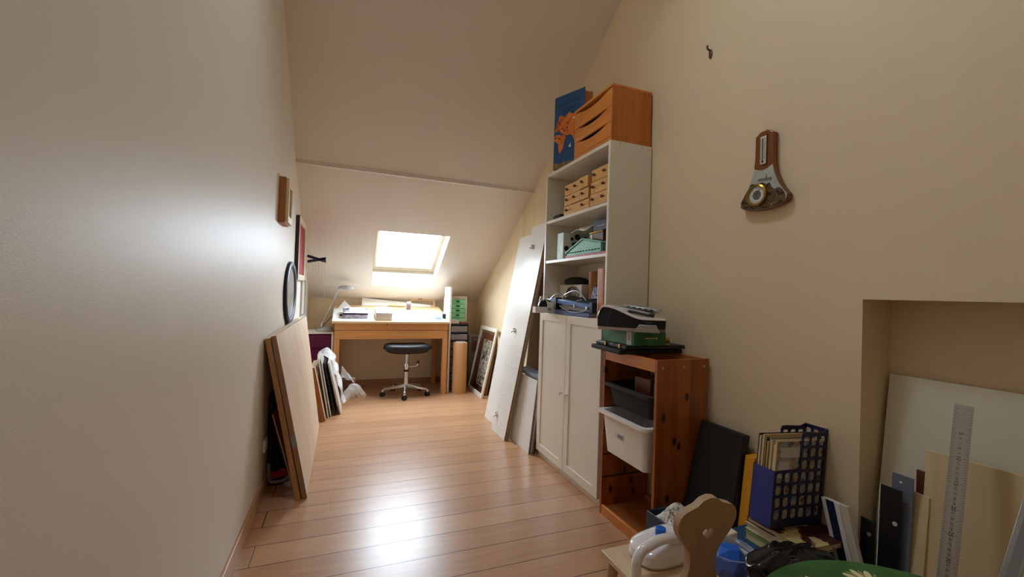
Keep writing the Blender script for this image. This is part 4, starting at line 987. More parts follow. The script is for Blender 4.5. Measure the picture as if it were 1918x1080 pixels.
for f, g in ((.885, .66), (.475, .72), (.075, .76)):
    p = onb(f, g); o = obj('cam_fitting', MB().cyl(p, p+nb*.010, .015, n=18).cyl(p+V((0, .012, .02)), p+V((0, .012, .02))+nb*.012, .009, n=14), M['chrome'], tb, bevel=.002)
    obj('cam_post', MB().cyl(p+nb*.010, p+nb*.034-V((0, 0, .014)), .006, n=12), M['chrome'], o)
dots = MB()
for f, g in ((.93, .30), (.78, .62), (.775, .25), (.68, .35), (.46, .35), (.45, .7), (.23, .4), (.22, .25), (.18, .5), (.17, .7), (.05, .4), (.03, .75), (.36, .2), (.33, .5)):
    p = onb(f, g); dots.cyl(p, p+nb*.0008, .004, n=8)
obj('pin_holes', dots, M['grey'], tb)
seam = MB()
for f in (.64, .31, .12):
    p, q = onb(f, .1), onb(f, .9); seam.ob(p, q-p, (0, 0, .003), nb*.0006)
obj('pencil_lines', seam, M['offwhite'], tb)
tb2 = thing('shelf_board', 'second white board hidden behind the one touching the bookcase, brown edge showing', 'board', (1.37, 3.28, 0))
board(tb2, lean2(1.2145, 1.5575, 1.745, 3.13, 3.44, .018, .035))
tb = thing('shelf_board', 'short white board leaning low against the bookcase side', 'board', (1.32, 2.98, 0))
board(tb, lean2(1.262, 1.352, .51, 2.81, 3.18, .016, .075))
tb = thing('shelf_board', 'short chipboard-edged board behind the low white board by the bookcase', 'board', (1.34, 2.95, 0))
board(tb, lean2(1.287, 1.372, .49, 2.808, 3.12, .016, .06))
t = thing('magazine_pile', 'brown pad with grey-blue papers on top, wedged behind the short white boards', 'papers', (1.41, 3.05, 0))
obj('paper_sheets', MB().hexa([(1.36, 2.87, .512), (1.44, 2.9, .512), (1.44, 3.24, .512), (1.36, 3.24, .512), (1.352, 2.87, .532), (1.44, 2.9, .54), (1.44, 3.24, .56), (1.352, 3.24, .55)]), plain('grey_blue_paper', '7a8494', .6), t, bevel=.002)
obj('paper_block', MB().hexa([(1.395, 2.9, 0), (1.43, 2.9, 0), (1.43, 3.2, 0), (1.395, 3.2, 0), (1.395, 2.9, .511), (1.43, 2.9, .511), (1.43, 3.2, .511), (1.395, 3.2, .511)]), M['boxbrown'], t, bevel=.003)
slabobj('wood_board', lean2(1.45, 1.572, 1.34, 2.95, 3.43, .018, .02), [M['brownframe'], M['chip']], 'reddish brown board in the gap between the white boards and bookcase', 'board')
# ------------------------------------------------------------------ pine storage frame by the bookcase
TX0, TX1, TY0, TY1, TZ = 1.30, 1.60, 1.527, 1.95, .873
t = thing('bin_rack', 'stained pine storage frame for sliding bins, between bookcase and the black folder', 'storage rack', (1.45, 1.74, 0))
for y in (TY0, TY1-.016):
    h = B(TX0, TX1, y, y+.016, 0, TZ); h.mi = 1
    if y == TY0:
        for x in (1.33, 1.45, 1.57):
            for z in (TZ-.035,): h.cyl((x, y+.0005, z), (x, y-.0015, z), .0065, n=14)
    obj('side_panel', h, [M['pine'], M['steel']], t, bevel=.0015)
obj('front_rail', B(TX0+.001, TX0+.017, TY0+.016, TY1-.016, TZ-.058, TZ-.001), M['pineY'], t, bevel=.002)
obj('back_rail', B(TX1-.018, TX1-.001, TY0+.016, TY1-.016, TZ-.058, TZ-.001), M['pineY'], t, bevel=.002)
obj('back_rail', B(TX1-.018, TX1-.001, TY0+.016, TY1-.016, .0, .06), M['pineY'], t, bevel=.002)
obj('bottom_rail', B(TX0+.001, TX0+.017, TY0+.016, TY1-.016, 0, .05), M['pineY'], t, bevel=.002)
obj('bottom_panel', B(TX0+.017, TX1-.018, TY0+.016, TY1-.016, .028, .036), M['pineD'], t)
gz = (.70, .565, .44, .315, .195)
for z in gz:
    for y in (TY0+.0165, TY1-.0165):
        g = MB(); g.box(TX0+.003, TX1-.02, y-.0009, y+.0009, z-.006, z+.001)
        obj('slide_groove', g, M['dark_gap'], t)

def bin_box(name, label, mat, x0, x1, y0, y1, zb, zt, taper, lip, tilt=0., wall=.004):
    tt = thing(name, label, 'bin', ((x0+x1)/2, (y0+y1)/2, zb))
    def ringpts(f, ins, r, n=8):
        xa, xb, ya, yb = x0+taper*(1-f)+ins, x1-taper*(1-f)-ins, y0+taper*(1-f)+ins, y1-taper*(1-f)-ins
        z = zb+(zt-zb)*f; P_ = []
        for cx, cy, a0 in ((xb-r, yb-r, 0), (xa+r, yb-r, 90), (xa+r, ya+r, 180), (xb-r, ya+r, 270)):
            for k in range(n+1):
                a = math.radians(a0+90*k/n); P_.append((cx+r*math.cos(a), cy+r*math.sin(a), z+tilt*(xb-cx-r*math.cos(a))/(xb-xa)))
        return P_
    m = MB(); rows = [ringpts(0, .012, .02), ringpts(.04, .0, .022), ringpts(1, 0, .025), ringpts(1, -lip, .03), ringpts(1.0, -lip, .03)]
    rows[4] = [(x, y, z+.011) for x, y, z in rows[3]]; rows[3] = [(x, y, z-.004) for x, y, z in rows[3]]
    rows += [[(x, y, z+.011) for x, y, z in ringpts(1, wall, .022)], ringpts(.05, wall, .02), ringpts(.03, .014, .02)]
    vs = [[m.bm.verts.new(V(p)) for p in r] for r in rows]
    n = len(vs[0])
    for A, Bq in zip(vs, vs[1:]):
        for i in range(n): m._f([A[i], A[(i+1) % n], Bq[(i+1) % n], Bq[i]])
    m._f(vs[0][::-1]); m._f(vs[-1])
    obj('bin_body', m, mat, tt, ang=40)
    return tt
tk = bin_box('storage_bin', 'shallow black plastic bin in the upper runners of the pine frame', M['blackmatte'], 1.305, 1.575, TY0+.038, TY1-.042, .585, .69, .018, .02)
t2 = bin_box('storage_bin', 'deep white plastic bin in the pine frame under the black bin', M['white'], 1.272, 1.56, TY0+.038, TY1-.04, .345, .552, .02, .02, tilt=.0)
obj('bin_label', B(1.2712, 1.2735, 1.722, 1.782, .448, .472), M['paper'], t2) if False else None
lb = MB(); lb.ob((1.2795, 1.79, .452), (0, -.058, 0), (-.0018, 0, .024), (-.0012, 0, 0)); lb.mi = 1
lb.ob((1.2781, 1.772, .455), (0, -.035, 0), (-.0013, 0, .017), (-.0008, 0, 0))
obj('bin_label', lb, [M['paper'], M['grey']], t2)
t = thing('leather_box', 'reddish brown box standing in the shallow black bin', 'box', (1.42, 1.66, .6))
obj('box_body', MB().ob((1.36, 1.76, .592), (.14, .02, 0), (.015, -.10, 0), (0, 0, .165)), M['brownframe'], t, bevel=.003)
tag(obj('copper_box', MB().ob((1.38, 1.648, .592), (.12, .0, 0), (0, -.062, 0), (0, 0, .15)), M['knobwood'], bevel=.003), 'dark brown box beside the reddish box in the black bin', 'box')

# stack on top of it
zt = TZ
t = thing('laptop_case', 'lower of the two flat dark cases lying on top of the pine frame', 'case', (1.42, 1.82, zt))
obj('case_body', MB().ob((1.222, 1.70, zt+.001), (.37, -.012, 0), (.012, .272, 0), (0, 0, .023)), M['blackmatte'], t, bevel=.006, seg=3)
t = thing('laptop_case', 'upper flat dark case with metal clasps, under the green box on the pine frame', 'case', (1.42, 1.82, zt+.025))
obj('case_body', MB().ob((1.245, 1.685, zt+.026), (.35, -.01, 0), (.01, .275, 0), (0, 0, .019)), M['black'], t, bevel=.004, seg=3)
for y in (1.85, 1.73):
    obj('case_clasp', B(1.2435, 1.250, y, y+.014, zt+.028, zt+.048), M['brass'], t, bevel=.001)
t = thing('green_box', 'green cardboard box with a white barcode strip under the printer', 'box', (1.37, 1.8, zt+.046))
zg = zt+.046
obj('box_body', B(1.281, 1.47, 1.672, 1.93, zg, zg+.066), mottled('green_printed_card', [(.35, '1a5a30'), (.55, '2a7a40'), (.72, '4a8e48')], 12, .45), t, bevel=.001)
obj('barcode_strip', MB().box(1.2796, 1.2812, 1.69, 1.728, zg, zg+.066).box(1.2796, 1.2812, 1.69, 1.728, zg, zg+.0005), M['paper'], t)
br = MB(); 
for k in range(9): br.box(1.2788, 1.2797, 1.701, 1.717, zg+.022+k*.003, zg+.0235+k*.003-(k % 2)*.0006)
obj('barcode', br, M['ink'], t)
obj('match_picture', MB().box(1.345, 1.405, 1.6712, 1.6722, zg+.032, zg+.037).cyl((1.405, 1.6717, zg+.0345), (1.415, 1.6717, zg+.0345), .005, n=10), M['creampaper'], t)
t = thing('tape_roll', 'small yellow tape measure on the dark cases behind the green box', 'tape measure', (1.52, 1.68, zt+.046))
obj('tape_body', MB().cyl((1.485, 1.690, zt+.046), (1.485, 1.690, zt+.082), .018, n=20), M['yellow'], t, bevel=.004)
obj('tape_label', MB().cyl((1.485, 1.690, zt+.056), (1.485, 1.690, zt+.070), .0184, n=20), M['knobwood'], t)

t = thing('printer', 'black and white all-in-one inkjet printer on the green box above the pine frame', 'printer', (1.42, 1.74, zg+.067))
zp = zg+.068
pf, pd_ = V((.745, -.667, 0)), V((.667, .745, 0))
PW, PD = .312, .245
def pp_(x, y, z):     # x depth from the front, y along the width (0 .. PW)
    return V((1.132, 1.765, zp+z))+pf*y+pd_*x
def frontx(f): return .030-.030*math.sin(PI*(.08+.84*f))**.8    # bowed front
def topz(f):   # flowing upper line of the front: high at the far end, low at the near end
    a = .115; b_ = .062
    s_ = min(1, max(0, (f-.12)/.58)); s_ = s_*s_*(3-2*s_)
    e = 1-max(0, (.09-f)/.09)**2*.45
    return (a+(b_-a)*s_)*e
NF = 40
def body(zlo, zhi, x_in, x_back):
    m = MB(); A, Bq, C_, D_ = [], [], [], []
    for i in range(NF+1):
        f = i/NF; y = PW*f; x = frontx(f)
        A.append(m.bm.verts.new(V(pp_(x+x_in, y, zlo(f))))); Bq.append(m.bm.verts.new(V(pp_(x+x_in*.4, y, zhi(f)))))
        C_.append(m.bm.verts.new(V(pp_(x_back, y, zhi(f))))); D_.append(m.bm.verts.new(V(pp_(x_back, y, zlo(f)))))
    for i in range(NF):
        for P_, Q_ in ((A, Bq), (Bq, C_), (C_, D_), (D_, A)): m._f([P_[i], P_[i+1], Q_[i+1], Q_[i]])
    m._f([A[0], Bq[0], C_[0], D_[0]]); m._f([A[-1], D_[-1], C_[-1], Bq[-1]])
    return m
obj('base', body(lambda f: 0., lambda f: .018, .022, PD-.01), M['silver'], t, bevel=.003)
obj('front_body', body(lambda f: .018, lambda f: topz(f)-.003, .006, PD), M['blackvinyl'], t, ang=50)
obj('top_shell', body(lambda f: topz(f)-.004, lambda f: topz(f)+.004+.006*math.sin(PI*f), -.004, PD), M['whiteglossy'], t, bevel=.002, ang=50)
W_ = PW/.462
def q_(x, y, z): return pp_(x*.82, y*W_, z)
obj('lid', MB().hexa([q_(.085, .05, .108), q_(.085, .36, .082), q_(.29, .42, .085), q_(.29, .03, .112), q_(.09, .06, .120), q_(.09, .36, .094), q_(.285, .41, .097), q_(.285, .04, .122)]), M['silver'], t, bevel=.004)
obj('display_flap', MB().hexa([q_(.03, .215, .092), q_(.036, .385, .069), q_(.17, .385, .076), q_(.17, .20, .095), q_(.03, .215, .100), q_(.036, .385, .0765), q_(.17, .385, .084), q_(.17, .20, .104)]), M['black'], t, bevel=.002)
obj('flap_window', MB().hexa([q_(.05, .295, .0895), q_(.055, .35, .0815), q_(.10, .35, .084), q_(.10, .295, .0925), q_(.05, .295, .0912), q_(.055, .35, .0832), q_(.10, .35, .0857), q_(.10, .295, .0937)]), M['grey'], t)
tray = MB()
f_ = lambda f: frontx(f)
tray.hexa([pp_(f_(.55)-.003, .55*PW, .0), pp_(f_(.93)-.003, .93*PW, .0), pp_(f_(.93)+.02, .93*PW, .0), pp_(f_(.55)+.02, .55*PW, .0),
    pp_(f_(.63)-.002, .63*PW, .036), pp_(f_(.87)-.002, .87*PW, .036), pp_(f_(.87)+.02, .87*PW, .036), pp_(f_(.63)+.02, .63*PW, .036)])
obj('output_tray', tray, M['silver'], t, bevel=.002)
obj('memory_port', MB().lathe([(0, 0), (.011, 0), (.011, .003), (0, .004)], pp_(frontx(.27)+.004, .27*PW, .055), -pd_, 20), M['navy'], t)
tx = MB(); tx.text('Canon', pp_(frontx(.76)-.0005, .76*PW, .048), pp_(frontx(.82), .82*PW, .05)-pp_(frontx(.70), .70*PW, .05), (0, 0, 1), .011, .0012); obj('maker_name', tx, M['grey'], t)
bl = MB(); 
for i in range(12):
    f0, f1 = .18+.02*i/12*0, 0
bl.tube([pp_(frontx(.155)-.002, .155*PW, .02), pp_(frontx(.165)-.003, .168*PW, .05), pp_(frontx(.20)-.003, .20*PW, .085), pp_(frontx(.23)-.001, .225*PW, .112)], .0012, 6)
obj('front_seam', bl, M['steelblue'], t)
LO, LU_, LV = pp_(.095, .115, .1145), pd_*.12+pf*.02+V((0, 0, .002)), pf*.16-pd_*.035+V((0, 0, -.020))
t = thing('laptop', 'thin silver laptop lying askew on top of the printer', 'laptop', tuple(LO))
obj('laptop_body', MB().ob(LO, LU_, LV, (0, 0, .011)), M['silver'], t, bevel=.003)
kp = MB()
for k in range(5): kp.ob(LO-pd_*.0003+LV*(.1+.17*k)+V((0, 0, .003)), -pd_*.0006, LV*.09, (0, 0, .005))
obj('port_row', kp, M['black'], t)

# ------------------------------------------------------------------ barometer
t = thing('barometer', 'flared wooden wall barometer with thermometer and painted rocky landscape', 'barometer', (XR, 1.26, 1.53))
yc = 1.262
hw = [(1.846, .030), (1.838, .041), (1.80, .0405), (1.75, .041), (1.705, .045), (1.67, .053), (1.63, .070), (1.60, .088), (1.572, .110)]
def bshape(s=1., ztop=0.):
    L_ = [(yc+w_*s, z) for z, w_ in hw]; R_ = [(yc-w_*s, z) for z, w_ in hw]
    arc = []
    for i in range(1, 16):
        a = PI*i/16; arc.append((yc+.110*s*math.cos(a), 1.572-.012-.034*math.sin(a)))
    top = [(yc-.02*s, 1.853), (yc, 1.855), (yc+.02*s, 1.853)]
    return R_[::-1][-1:0:-1] if False else L_+[(yc+.106*s, 1.565)]+arc+[(yc-.106*s, 1.565)]+R_[::-1]+top
def onwall(pts, x): return [(x, y, z) for y, z in pts]
obj('body', MB().prism(onwall(bshape(), XR-.001), (-.028, 0, 0)), M['barowood'], t, bevel=.004, seg=3)
hw2 = [(z, w_-.004) for z, w_ in hw]
low = [(yc+w_, z) for z, w_ in hw2 if z <= 1.705]
lowr = [(yc-w_, z) for z, w_ in hw2 if z <= 1.705][::-1]
arc = [(yc+.104*math.cos(PI*i/16), 1.569-.010-.031*math.sin(PI*i/16)) for i in range(1, 16)]
crv = [(yc-.02, 1.694), (yc, 1.690), (yc+.02, 1.694)]
pn = obj('painted_panel', MB().prism(onwall(low+arc+lowr+crv, XR-.029), (-.0025, 0, 0)), M['barosky'], t)
rock = [(1.255+.10, 1.578), (1.35, 1.60), (1.335, 1.615), (1.318, 1.628), (1.30, 1.63), (1.285, 1.624), (1.268, 1.632), (1.25, 1.622), (1.235, 1.625), (1.225, 1.605), (1.21, 1.612), (1.195, 1.60), (1.18, 1.59), (1.163, 1.578)]
rock = [(1.36, 1.574), (1.345, 1.600), (1.33, 1.62), (1.315, 1.642), (1.30, 1.640), (1.285, 1.632), (1.265, 1.640), (1.245, 1.628), (1.23, 1.632), (1.222, 1.612), (1.208, 1.60), (1.192, 1.606), (1.178, 1.596), (1.164, 1.574)]
arc3_ = [(yc-.102*math.cos(PI*i/16), 1.569-.010-.030*math.sin(PI*i/16)) for i in range(1, 16)]
obj('painted_rocks', MB().prism(onwall(rock+arc3_, XR-.0316), (-.0018, 0, 0)), M['baroscene'], pn)
mill = MB(); mill.prism(onwall([(1.285, 1.648), (1.25, 1.645), (1.225, 1.64), (1.222, 1.652), (1.243, 1.655), (1.245, 1.672), (1.25, 1.655), (1.28, 1.658)], XR-.0316), (-.001, 0, 0))
obj('painted_ruin', mill, M['barogrey'], pn)
sc2 = obj('thermometer', B(XR-.0325, XR-.028, yc-.0125, yc+.0145, 1.715, 1.832), M['offwhite'], t, bevel=.001)
obj('mercury_tube', MB().cyl((XR-.034, yc+.002, 1.728), (XR-.034, yc+.002, 1.822), .0014, n=8).cyl((XR-.034, yc+.002, 1.722), (XR-.034, yc+.002, 1.729), .0035, n=10), M['ink'], sc2)
tk_ = MB()
for k in range(14):
    z = 1.735+k*.0065
    for a, b_ in ((-.0095, -.003), (.006, .0115)): tk_.box(XR-.0329, XR-.0325, yc+a, yc+b_, z, z+.0016)
obj('degree_scale', tk_, M['ink'], sc2)
obj('thermometer_rim', MB().frame((XR-.0285, yc-.0155, 1.711), (0, .033, 0), (0, 0, .125), (-.0035, 0, 0), .0028), M['brownframe'], t)
dc = V((XR-.031, 1.282, 1.590))
obj('dial_rim', MB().lathe([(.042, 0), (.046, .004), (.045, .012), (.039, .016), (.036, .012), (.036, .004)], dc, (-1, 0, 0), 40), M['brass'], t)
df = obj('dial_face', MB().lathe([(0, .0), (.039, .0), (.039, .008), (0, .008)], dc, (-1, 0, 0), 40), M['dial'], t)
obj('dial_centre', MB().lathe([(0, 0), (.019, 0), (.019, .001), (0, .001)], dc+V((-.0081, 0, 0)), (-1, 0, 0), 28), M['dialgrey'], df)
dt = MB()
for k in range(40):
    a = 2*PI*k/40; c_ = V((0, math.cos(a), math.sin(a))); s_ = V((0, -math.sin(a), math.cos(a)))
    dt.ob(dc+V((-.0081, 0, 0))+c_*(.030 if k % 5 else .026)-s_*.0004, c_*(.004 if k % 5 else .008), s_*.0008, (-.0004, 0, 0))
obj('dial_marks', dt, M['ink'], df)
obj('dial_hand', MB().ob(dc+V((-.0092, .002, -.004)), (0, -.016, .028), (0, .002, .0012), (-.0006, 0, 0)), M['ink'], df)
obj('hanging_hook', MB().tube([(XR-.004, yc, 1.85), (XR-.006, yc+.004, 1.862), (XR-.006, yc+.009, 1.868)], .002, 6), M['brass'], t)

# ------------------------------------------------------------------ heap of books and folders by the niche
t = thing('portfolio', 'big black portfolio folder leaning on the wall beside the pine frame', 'folder', (1.53, 1.4, 0))
P8 = [V((1.40, 1.255, .0)), V((1.40, 1.515, .0)), V((1.44, 1.515, 0)), V((1.44, 1.255, 0)), V((1.556, 1.297, .592)), V((1.556, 1.522, .592)), V((1.596, 1.522, .586)), V((1.596, 1.297, .586))]
m = MB(); m.hexa(P8); obj('folder_body', m, M['blackmatte'], t, bevel=.003)
m = MB(); a, b = P8[0].lerp(P8[4], .02), P8[4]
m.hexa([P8[0]+V((.004, -.001, .004)), P8[0]+V((.004, .003, .004)), P8[3]+V((-.004, .003, .004)), P8[3]+V((-.004, -.001, .004)), P8[4]+V((.004, -.001, -.004)), P8[4]+V((.004, .003, -.004)), P8[7]+V((-.004, .003, -.004)), P8[7]+V((-.004, -.001, -.004))])
obj('folder_edge', m, M['black'], t)
P8 = [V((1.45, 1.215, 0)), V((1.45, 1.25, 0)), V((1.60, 1.25, 0)), V((1.60, 1.215, 0)), V((1.555, 1.243, .517)), V((1.555, 1.285, .517)), V((1.612, 1.285, .517)), V((1.612, 1.243, .517))]
m = MB(); m.hexa(P8); tag(obj('yellow_folder', m, M['yellow'], bevel=.002), 'amber yellow folder standing between the black portfolio and the blue magazine rack', 'folder')

def book(name, label, o, u_, v_, h, covm, pagem, cov=.003, cat='book', spine=0):
    """closed book lying flat; u_ along spine, v_ across (spine at v=0)"""
    o, u_, v_ = V(o), V(u_), V(v_)
    tt = thing(name, label, cat, o+u_/2+v_/2)
    m = MB(); m.ob(o, u_, v_, (0, 0, cov)); m.ob(o+V((0, 0, h-cov)), u_, v_, (0, 0, cov)); m.ob(o+V((0, 0, cov)), u_, v_.normalized()*cov, (0, 0, h-2*cov))
    obj('cover', m, covm, tt, bevel=.0008)
    i = .004; U_, W_ = u_.normalized(), v_.normalized()
    obj('pages', MB().ob(o+U_*i+W_*cov+V((0, 0, cov)), u_-U_*2*i, v_-W_*(cov+i), (0, 0, h-2*cov)), pagem, tt)
    return tt
t = thing('cardboard_box', 'low brown cardboard box on the floor under the heap of books', 'box', (1.44, 1.1, 0))
obj('box_body', B(1.302, 1.585, .985, 1.195, 0, .205), M['boxbrown'], t, bevel=.003)
book('book', 'thick old book with brown page edges at the bottom of the heap by the bag', (1.585, 1.19, .206), (0, -.19, 0), (-.29, -.01, 0), .062, M['boxbrown'], M['kraft'])
book('magazine', 'white-edged magazine between the thick brown book and the blue book', (1.59, 1.195, .2685), (0, -.20, 0), (-.275, -.012, 0), .008, M['paper'], M['paper'], .001, 'magazine')
book('book', 'large dark blue book with white page edges lying under the green book', (1.595, 1.205, .277), (0, -.235, 0), (-.262, -.02, 0), .020, M['bookblue'], M['paper'])
book('book', 'small olive green book lying on the dark blue one in the heap', (1.53, 1.135, .2975), (0, -.135, 0), (-.165, -.012, 0), .03, M['olive'], M['pages'])
book('book', 'cream book with thick page block under the dark red picture book', (1.60, 1.128, .328), (0, -.20, 0), (-.222, .004, 0), .024, M['creampaper'], M['pages'])
book('book', 'dark red picture book lying directly beneath the blue magazine rack', (1.602, 1.120, .3525), (0, -.215, 0), (-.218, .012, 0), .017, M['rockbrown'], M['pages'])
book('picture_book', 'green and black picture book sloping out behind the black bag', (1.605, 1.03, .255), (.0, -.15, -.03), (-.20, .0, .0), .018, M['cover_mix'], M['bookred'], .002)

# ---- blue magazine rack (tilted a little towards the wall)
t = thing('magazine_rack', 'blue plastic magazine rack with rows of slots, leaning back on the book heap', 'magazine rack', (1.46, 1.05, .37))
RO = V((1.345, 1.012, .392)); ru = V((1, -.03, -.06)).normalized(); rw = V((.09, .0, 1)).normalized(); rv_ = V((.03, 1, 0)).normalized()
RD, RW_, RH = .245, .082, .327
def rp(x, z, y=0.): return RO+ru*x+rw*z+rv_*y
def rack_side(y, th):
    m = MB(); n = 6; cols, rows_ = 6, 7
    cw, rh = (RD-.014)/cols, .0405
    for r in range(rows_):
        for c_ in range(cols):
            x0 = .007+c_*cw; z0 = .022+r*rh
            top = z0+rh
            if r >= 4 and c_ < 3: continue
            q = [(x0+cw*a, z0+rh*b) for a, b in ((0, 0), (1, 0), (1, 1), (0, 1))]
            out, inn = [], []
            for k in range(16):
                a = 2*PI*k/16; ca_, sa_ = math.cos(a), math.sin(a)
                mx = max(abs(ca_), abs(sa_)); out.append((x0+cw/2+cw/2*ca_/mx, z0+rh/2+rh/2*sa_/mx))
                kk_ = (abs(ca_)**4+abs(sa_)**4)**(-.25)
                inn.append((x0+cw/2+cw*.385*ca_*kk_, z0+rh/2+rh*.405*sa_*kk_))
            m.ring([rp(px, pz, y) for px, pz in out], [rp(px, pz, y) for px, pz in inn], rv_*th)
    def bar(pts): m.prism([rp(px, pz, y) for px, pz in pts], rv_*th)
    bar([(0, 0), (RD, 0), (RD, .022), (0, .022)]); bar([(0, .022), (.007, .022), (.007, .186), (0, .19)]); 
    bar([(RD-.007, .022), (RD, .022), (RD, RH), (RD-.007, RH-.004)])
    zt_ = .022+4*rh
    bar([(.0, zt_), (.007+3*cw-.03, zt_), (.007+3*cw-.012, zt_+.006), (.007+3*cw-.002, zt_+.02), (.007+3*cw, zt_+.03), (.007+3*cw, zt_), ][:6]) if False else None
    bar([(.007, zt_), (.007+3*cw, zt_), (.007+3*cw, zt_+.025), (.007+3*cw-.006, zt_+.013), (.007+3*cw-.02, zt_+.007), (.007, zt_+.004)])
    zr = .022+7*rh
    bar([(.007+3*cw-.003, zr), (RD-.007, zr), (RD-.007, RH-.004), (RD-.03, RH-.012), (.007+3*cw+.02, zr+.012), (.007+3*cw, zr+.01)])
    bar([(.007+3*cw-.005, zt_+.02), (.007+3*cw, zt_+.02), (.007+3*cw, zr+.008), (.007+3*cw-.005, zr)])
    return m
obj('slotted_side', rack_side(0, .003), M['rackdark'], t)
obj('slotted_side', rack_side(RW_-.003, .003), M['rackdark'], t)
obj('front_wall', MB().ob(rp(0, 0), ru*.003, rv_*RW_, rw*.188), M['cordblue'], t, bevel=.001)
obj('base', MB().ob(rp(0, 0), ru*RD, rv_*RW_, rw*.003), M['rackdark'], t)
m = MB(); bw = RW_/3.
m.ob(rp(RD-.003, 0), ru*.003, rv_*RW_, rw*.27)
for k in range(3):
    y0_ = k*bw; z0_ = .275; hh = .042
    out, inn = [], []
    for i in range(16):
        a = 2*PI*i/16; ca_, sa_ = math.cos(a), math.sin(a); mx = max(abs(ca_), abs(sa_)); kk_ = (abs(ca_)**4+abs(sa_)**4)**(-.25)
        out.append(rp(RD-.003, z0_+hh/2+hh/2*sa_/mx, y0_+bw/2+bw/2*ca_/mx)); inn.append(rp(RD-.003, z0_+hh/2+hh*.40*sa_*kk_, y0_+bw/2+bw*.36*ca_*kk_))
    m.ring(out, inn, ru*.003)
m.ob(rp(RD-.003, .317), ru*.003, rv_*RW_, rw*.008); m.ob(rp(RD-.003, .27), ru*.003, rv_*RW_, rw*.005)
obj('back_wall', m, M['rackdark'], t, bevel=.0)
mdesc = ['magazine with a town picture cover at the front of the blue rack', 'cream magazine just behind the cover-picture magazine in the blue rack', 'ochre magazine third from the front in the blue rack', 'cream magazine fourth from the front in the blue rack',
         'grey-edged magazine fifth from the front in the blue rack', 'ochre magazine sixth from the front in the blue rack', 'black-covered magazine between ochre ones in the blue rack', 'ochre magazine behind the black-covered one in the blue rack',
         'cream magazine fourth from the far side of the blue rack', 'grey-edged magazine third from the far side of the blue rack', 'cream magazine last but one at the far side of the blue rack', 'dark-edged magazine against the far side of the blue rack']
mcol = ['magA', 'magA', 'magC', 'magA', 'magB', 'magC', 'blackmatte', 'magC', 'magA', 'magB', 'magA', 'blackmatte']
for k in range(12):
    yb = .0048+k*.0061
    hgt_ = .283-.005*((k*3) % 4)+.001*k; dep = .225-.004*((k*5) % 3)
    m = MB(); m.ob(rp(.006+.0010*((k*7) % 5), .004, yb), ru*dep, rv_*.0052, rw*hgt_); m.mi = 1
    if k == 0:
        m.ob(rp(.012, .006, yb-.0006), ru*(dep-.008), rv_*.0006, rw*(hgt_-.004))
        m.mi = 2; m.ob(rp(.024, hgt_-.052, yb-.001), ru*.10, rv_*.0006, rw*.034); m.ob(rp(.02, hgt_-.12, yb-.001), ru*.05, rv_*.0006, rw*.055)
    tag(obj('magazine', m, [M[mcol[k]], M['cover_mag'], M['paper']]), mdesc[k], 'magazine', 'magazines in the blue rack')

# ---- striped box, metal strips, boards and ruler at the niche
t = thing('profile_box', 'slim white box with a navy stripe slanting by the niche edge', 'box', (1.53, .86, 0))
sb = V((1.545, .775, 0)); sdir = V((.02, .205, .50)); yv = V((0, .072, -.0)); 
P_ = lambda a, b, c_: V((1.535, .845-.073*a, 0))+V((.012, .135, .485))*b+V((.038, -.004, 0))*c_
def strip(a0, a1, e0, e1, b0=0., b1=1.): 
    return MB().hexa([P_(a0, b0, e0), P_(a1, b0, e0), P_(a1, b0, e1), P_(a0, b0, e1), P_(a0, b1, e0), P_(a1, b1, e0), P_(a1, b1, e1), P_(a0, b1, e1)])
obj('box_body', strip(0, .74, 0, .5), M['white'], t, bevel=.001)
obj('box_flap', strip(.76, 1.08, .08, .5), M['offwhite'], t, bevel=.001)
obj('navy_stripe', strip(.2, .56, -.02, 0), M['bookblue'] if False else M['navy'], t)
def vstrip(name, label, cat, X0, X1, z1, y0, y1, th, mat, hole=None, yt=0., parent=True):
    tt = thing(name, label, cat, ((X0+X1)/2, (y0+y1)/2, 0))
    P8 = [V((X0, y0, 0)), V((X0, y1, 0)), V((X0+th, y1, 0)), V((X0+th, y0, 0)), V((X1, y0+yt, z1)), V((X1, y1+yt, z1)), V((X1+th, y1+yt, z1)), V((X1+th, y0+yt, z1))]
    m = MB(); m.hexa(P8); obj('strip_body', m, mat, tt, bevel=.0008)
    if hole:
        hz, hy, r, hm = hole; f = hz/z1; x = X0+(X1-X0)*f
        obj('screw_hole', MB().cyl((x-.0002, hy+yt*f, hz), (x-.0018, hy+yt*f, hz), r, n=18), hm, tt)
    return tt
vstrip('metal_strip', 'shorter black metal strip with one hole, at the niche edge', 'metal strip', 1.585, 1.60, .455, .845, .888, .004, M['black'], (.41, .862, .006, M['grey']))
tt = vstrip('metal_strip', 'tall black metal strip with a bright hole, before the grey plate', 'metal strip', 1.585, 1.61, .580, .783, .839, .003, M['black'], (.475, .797, .0065, M['paper']))
obj('polished_edge', MB().hexa([(1.584, .8385, 0), (1.584, .841, 0), (1.589, .841, 0), (1.589, .8385, 0), (1.609, .8385, .58), (1.609, .841, .58), (1.614, .841, .58), (1.614, .8385, .58)]), M['white'], tt)
vstrip('metal_plate', 'blue-grey metal plate with a small hole, behind the tall black strip', 'metal plate', 1.595, 1.632, .622, .765, .820, .004, plain('blue_grey_metal', '6a7484', .45, var=.15, vscale=20), (.60, .796, .004, M['dial']), 0)
m = MB(); m.hexa([(1.64, .10, 0), (1.64, .893, 0), (1.644, .893, 0), (1.644, .10, 0), (1.752, .10, .913), (1.752, .893, .915), (1.756, .893, .915), (1.756, .10, .913)])
o = tag(obj('white_board', m, M['white_board'] if False else plain('white_backing_board', 'dcd8c4', .5), bevel=.001), 'large off-white board leaning in the wall niche, behind everything else', 'board')
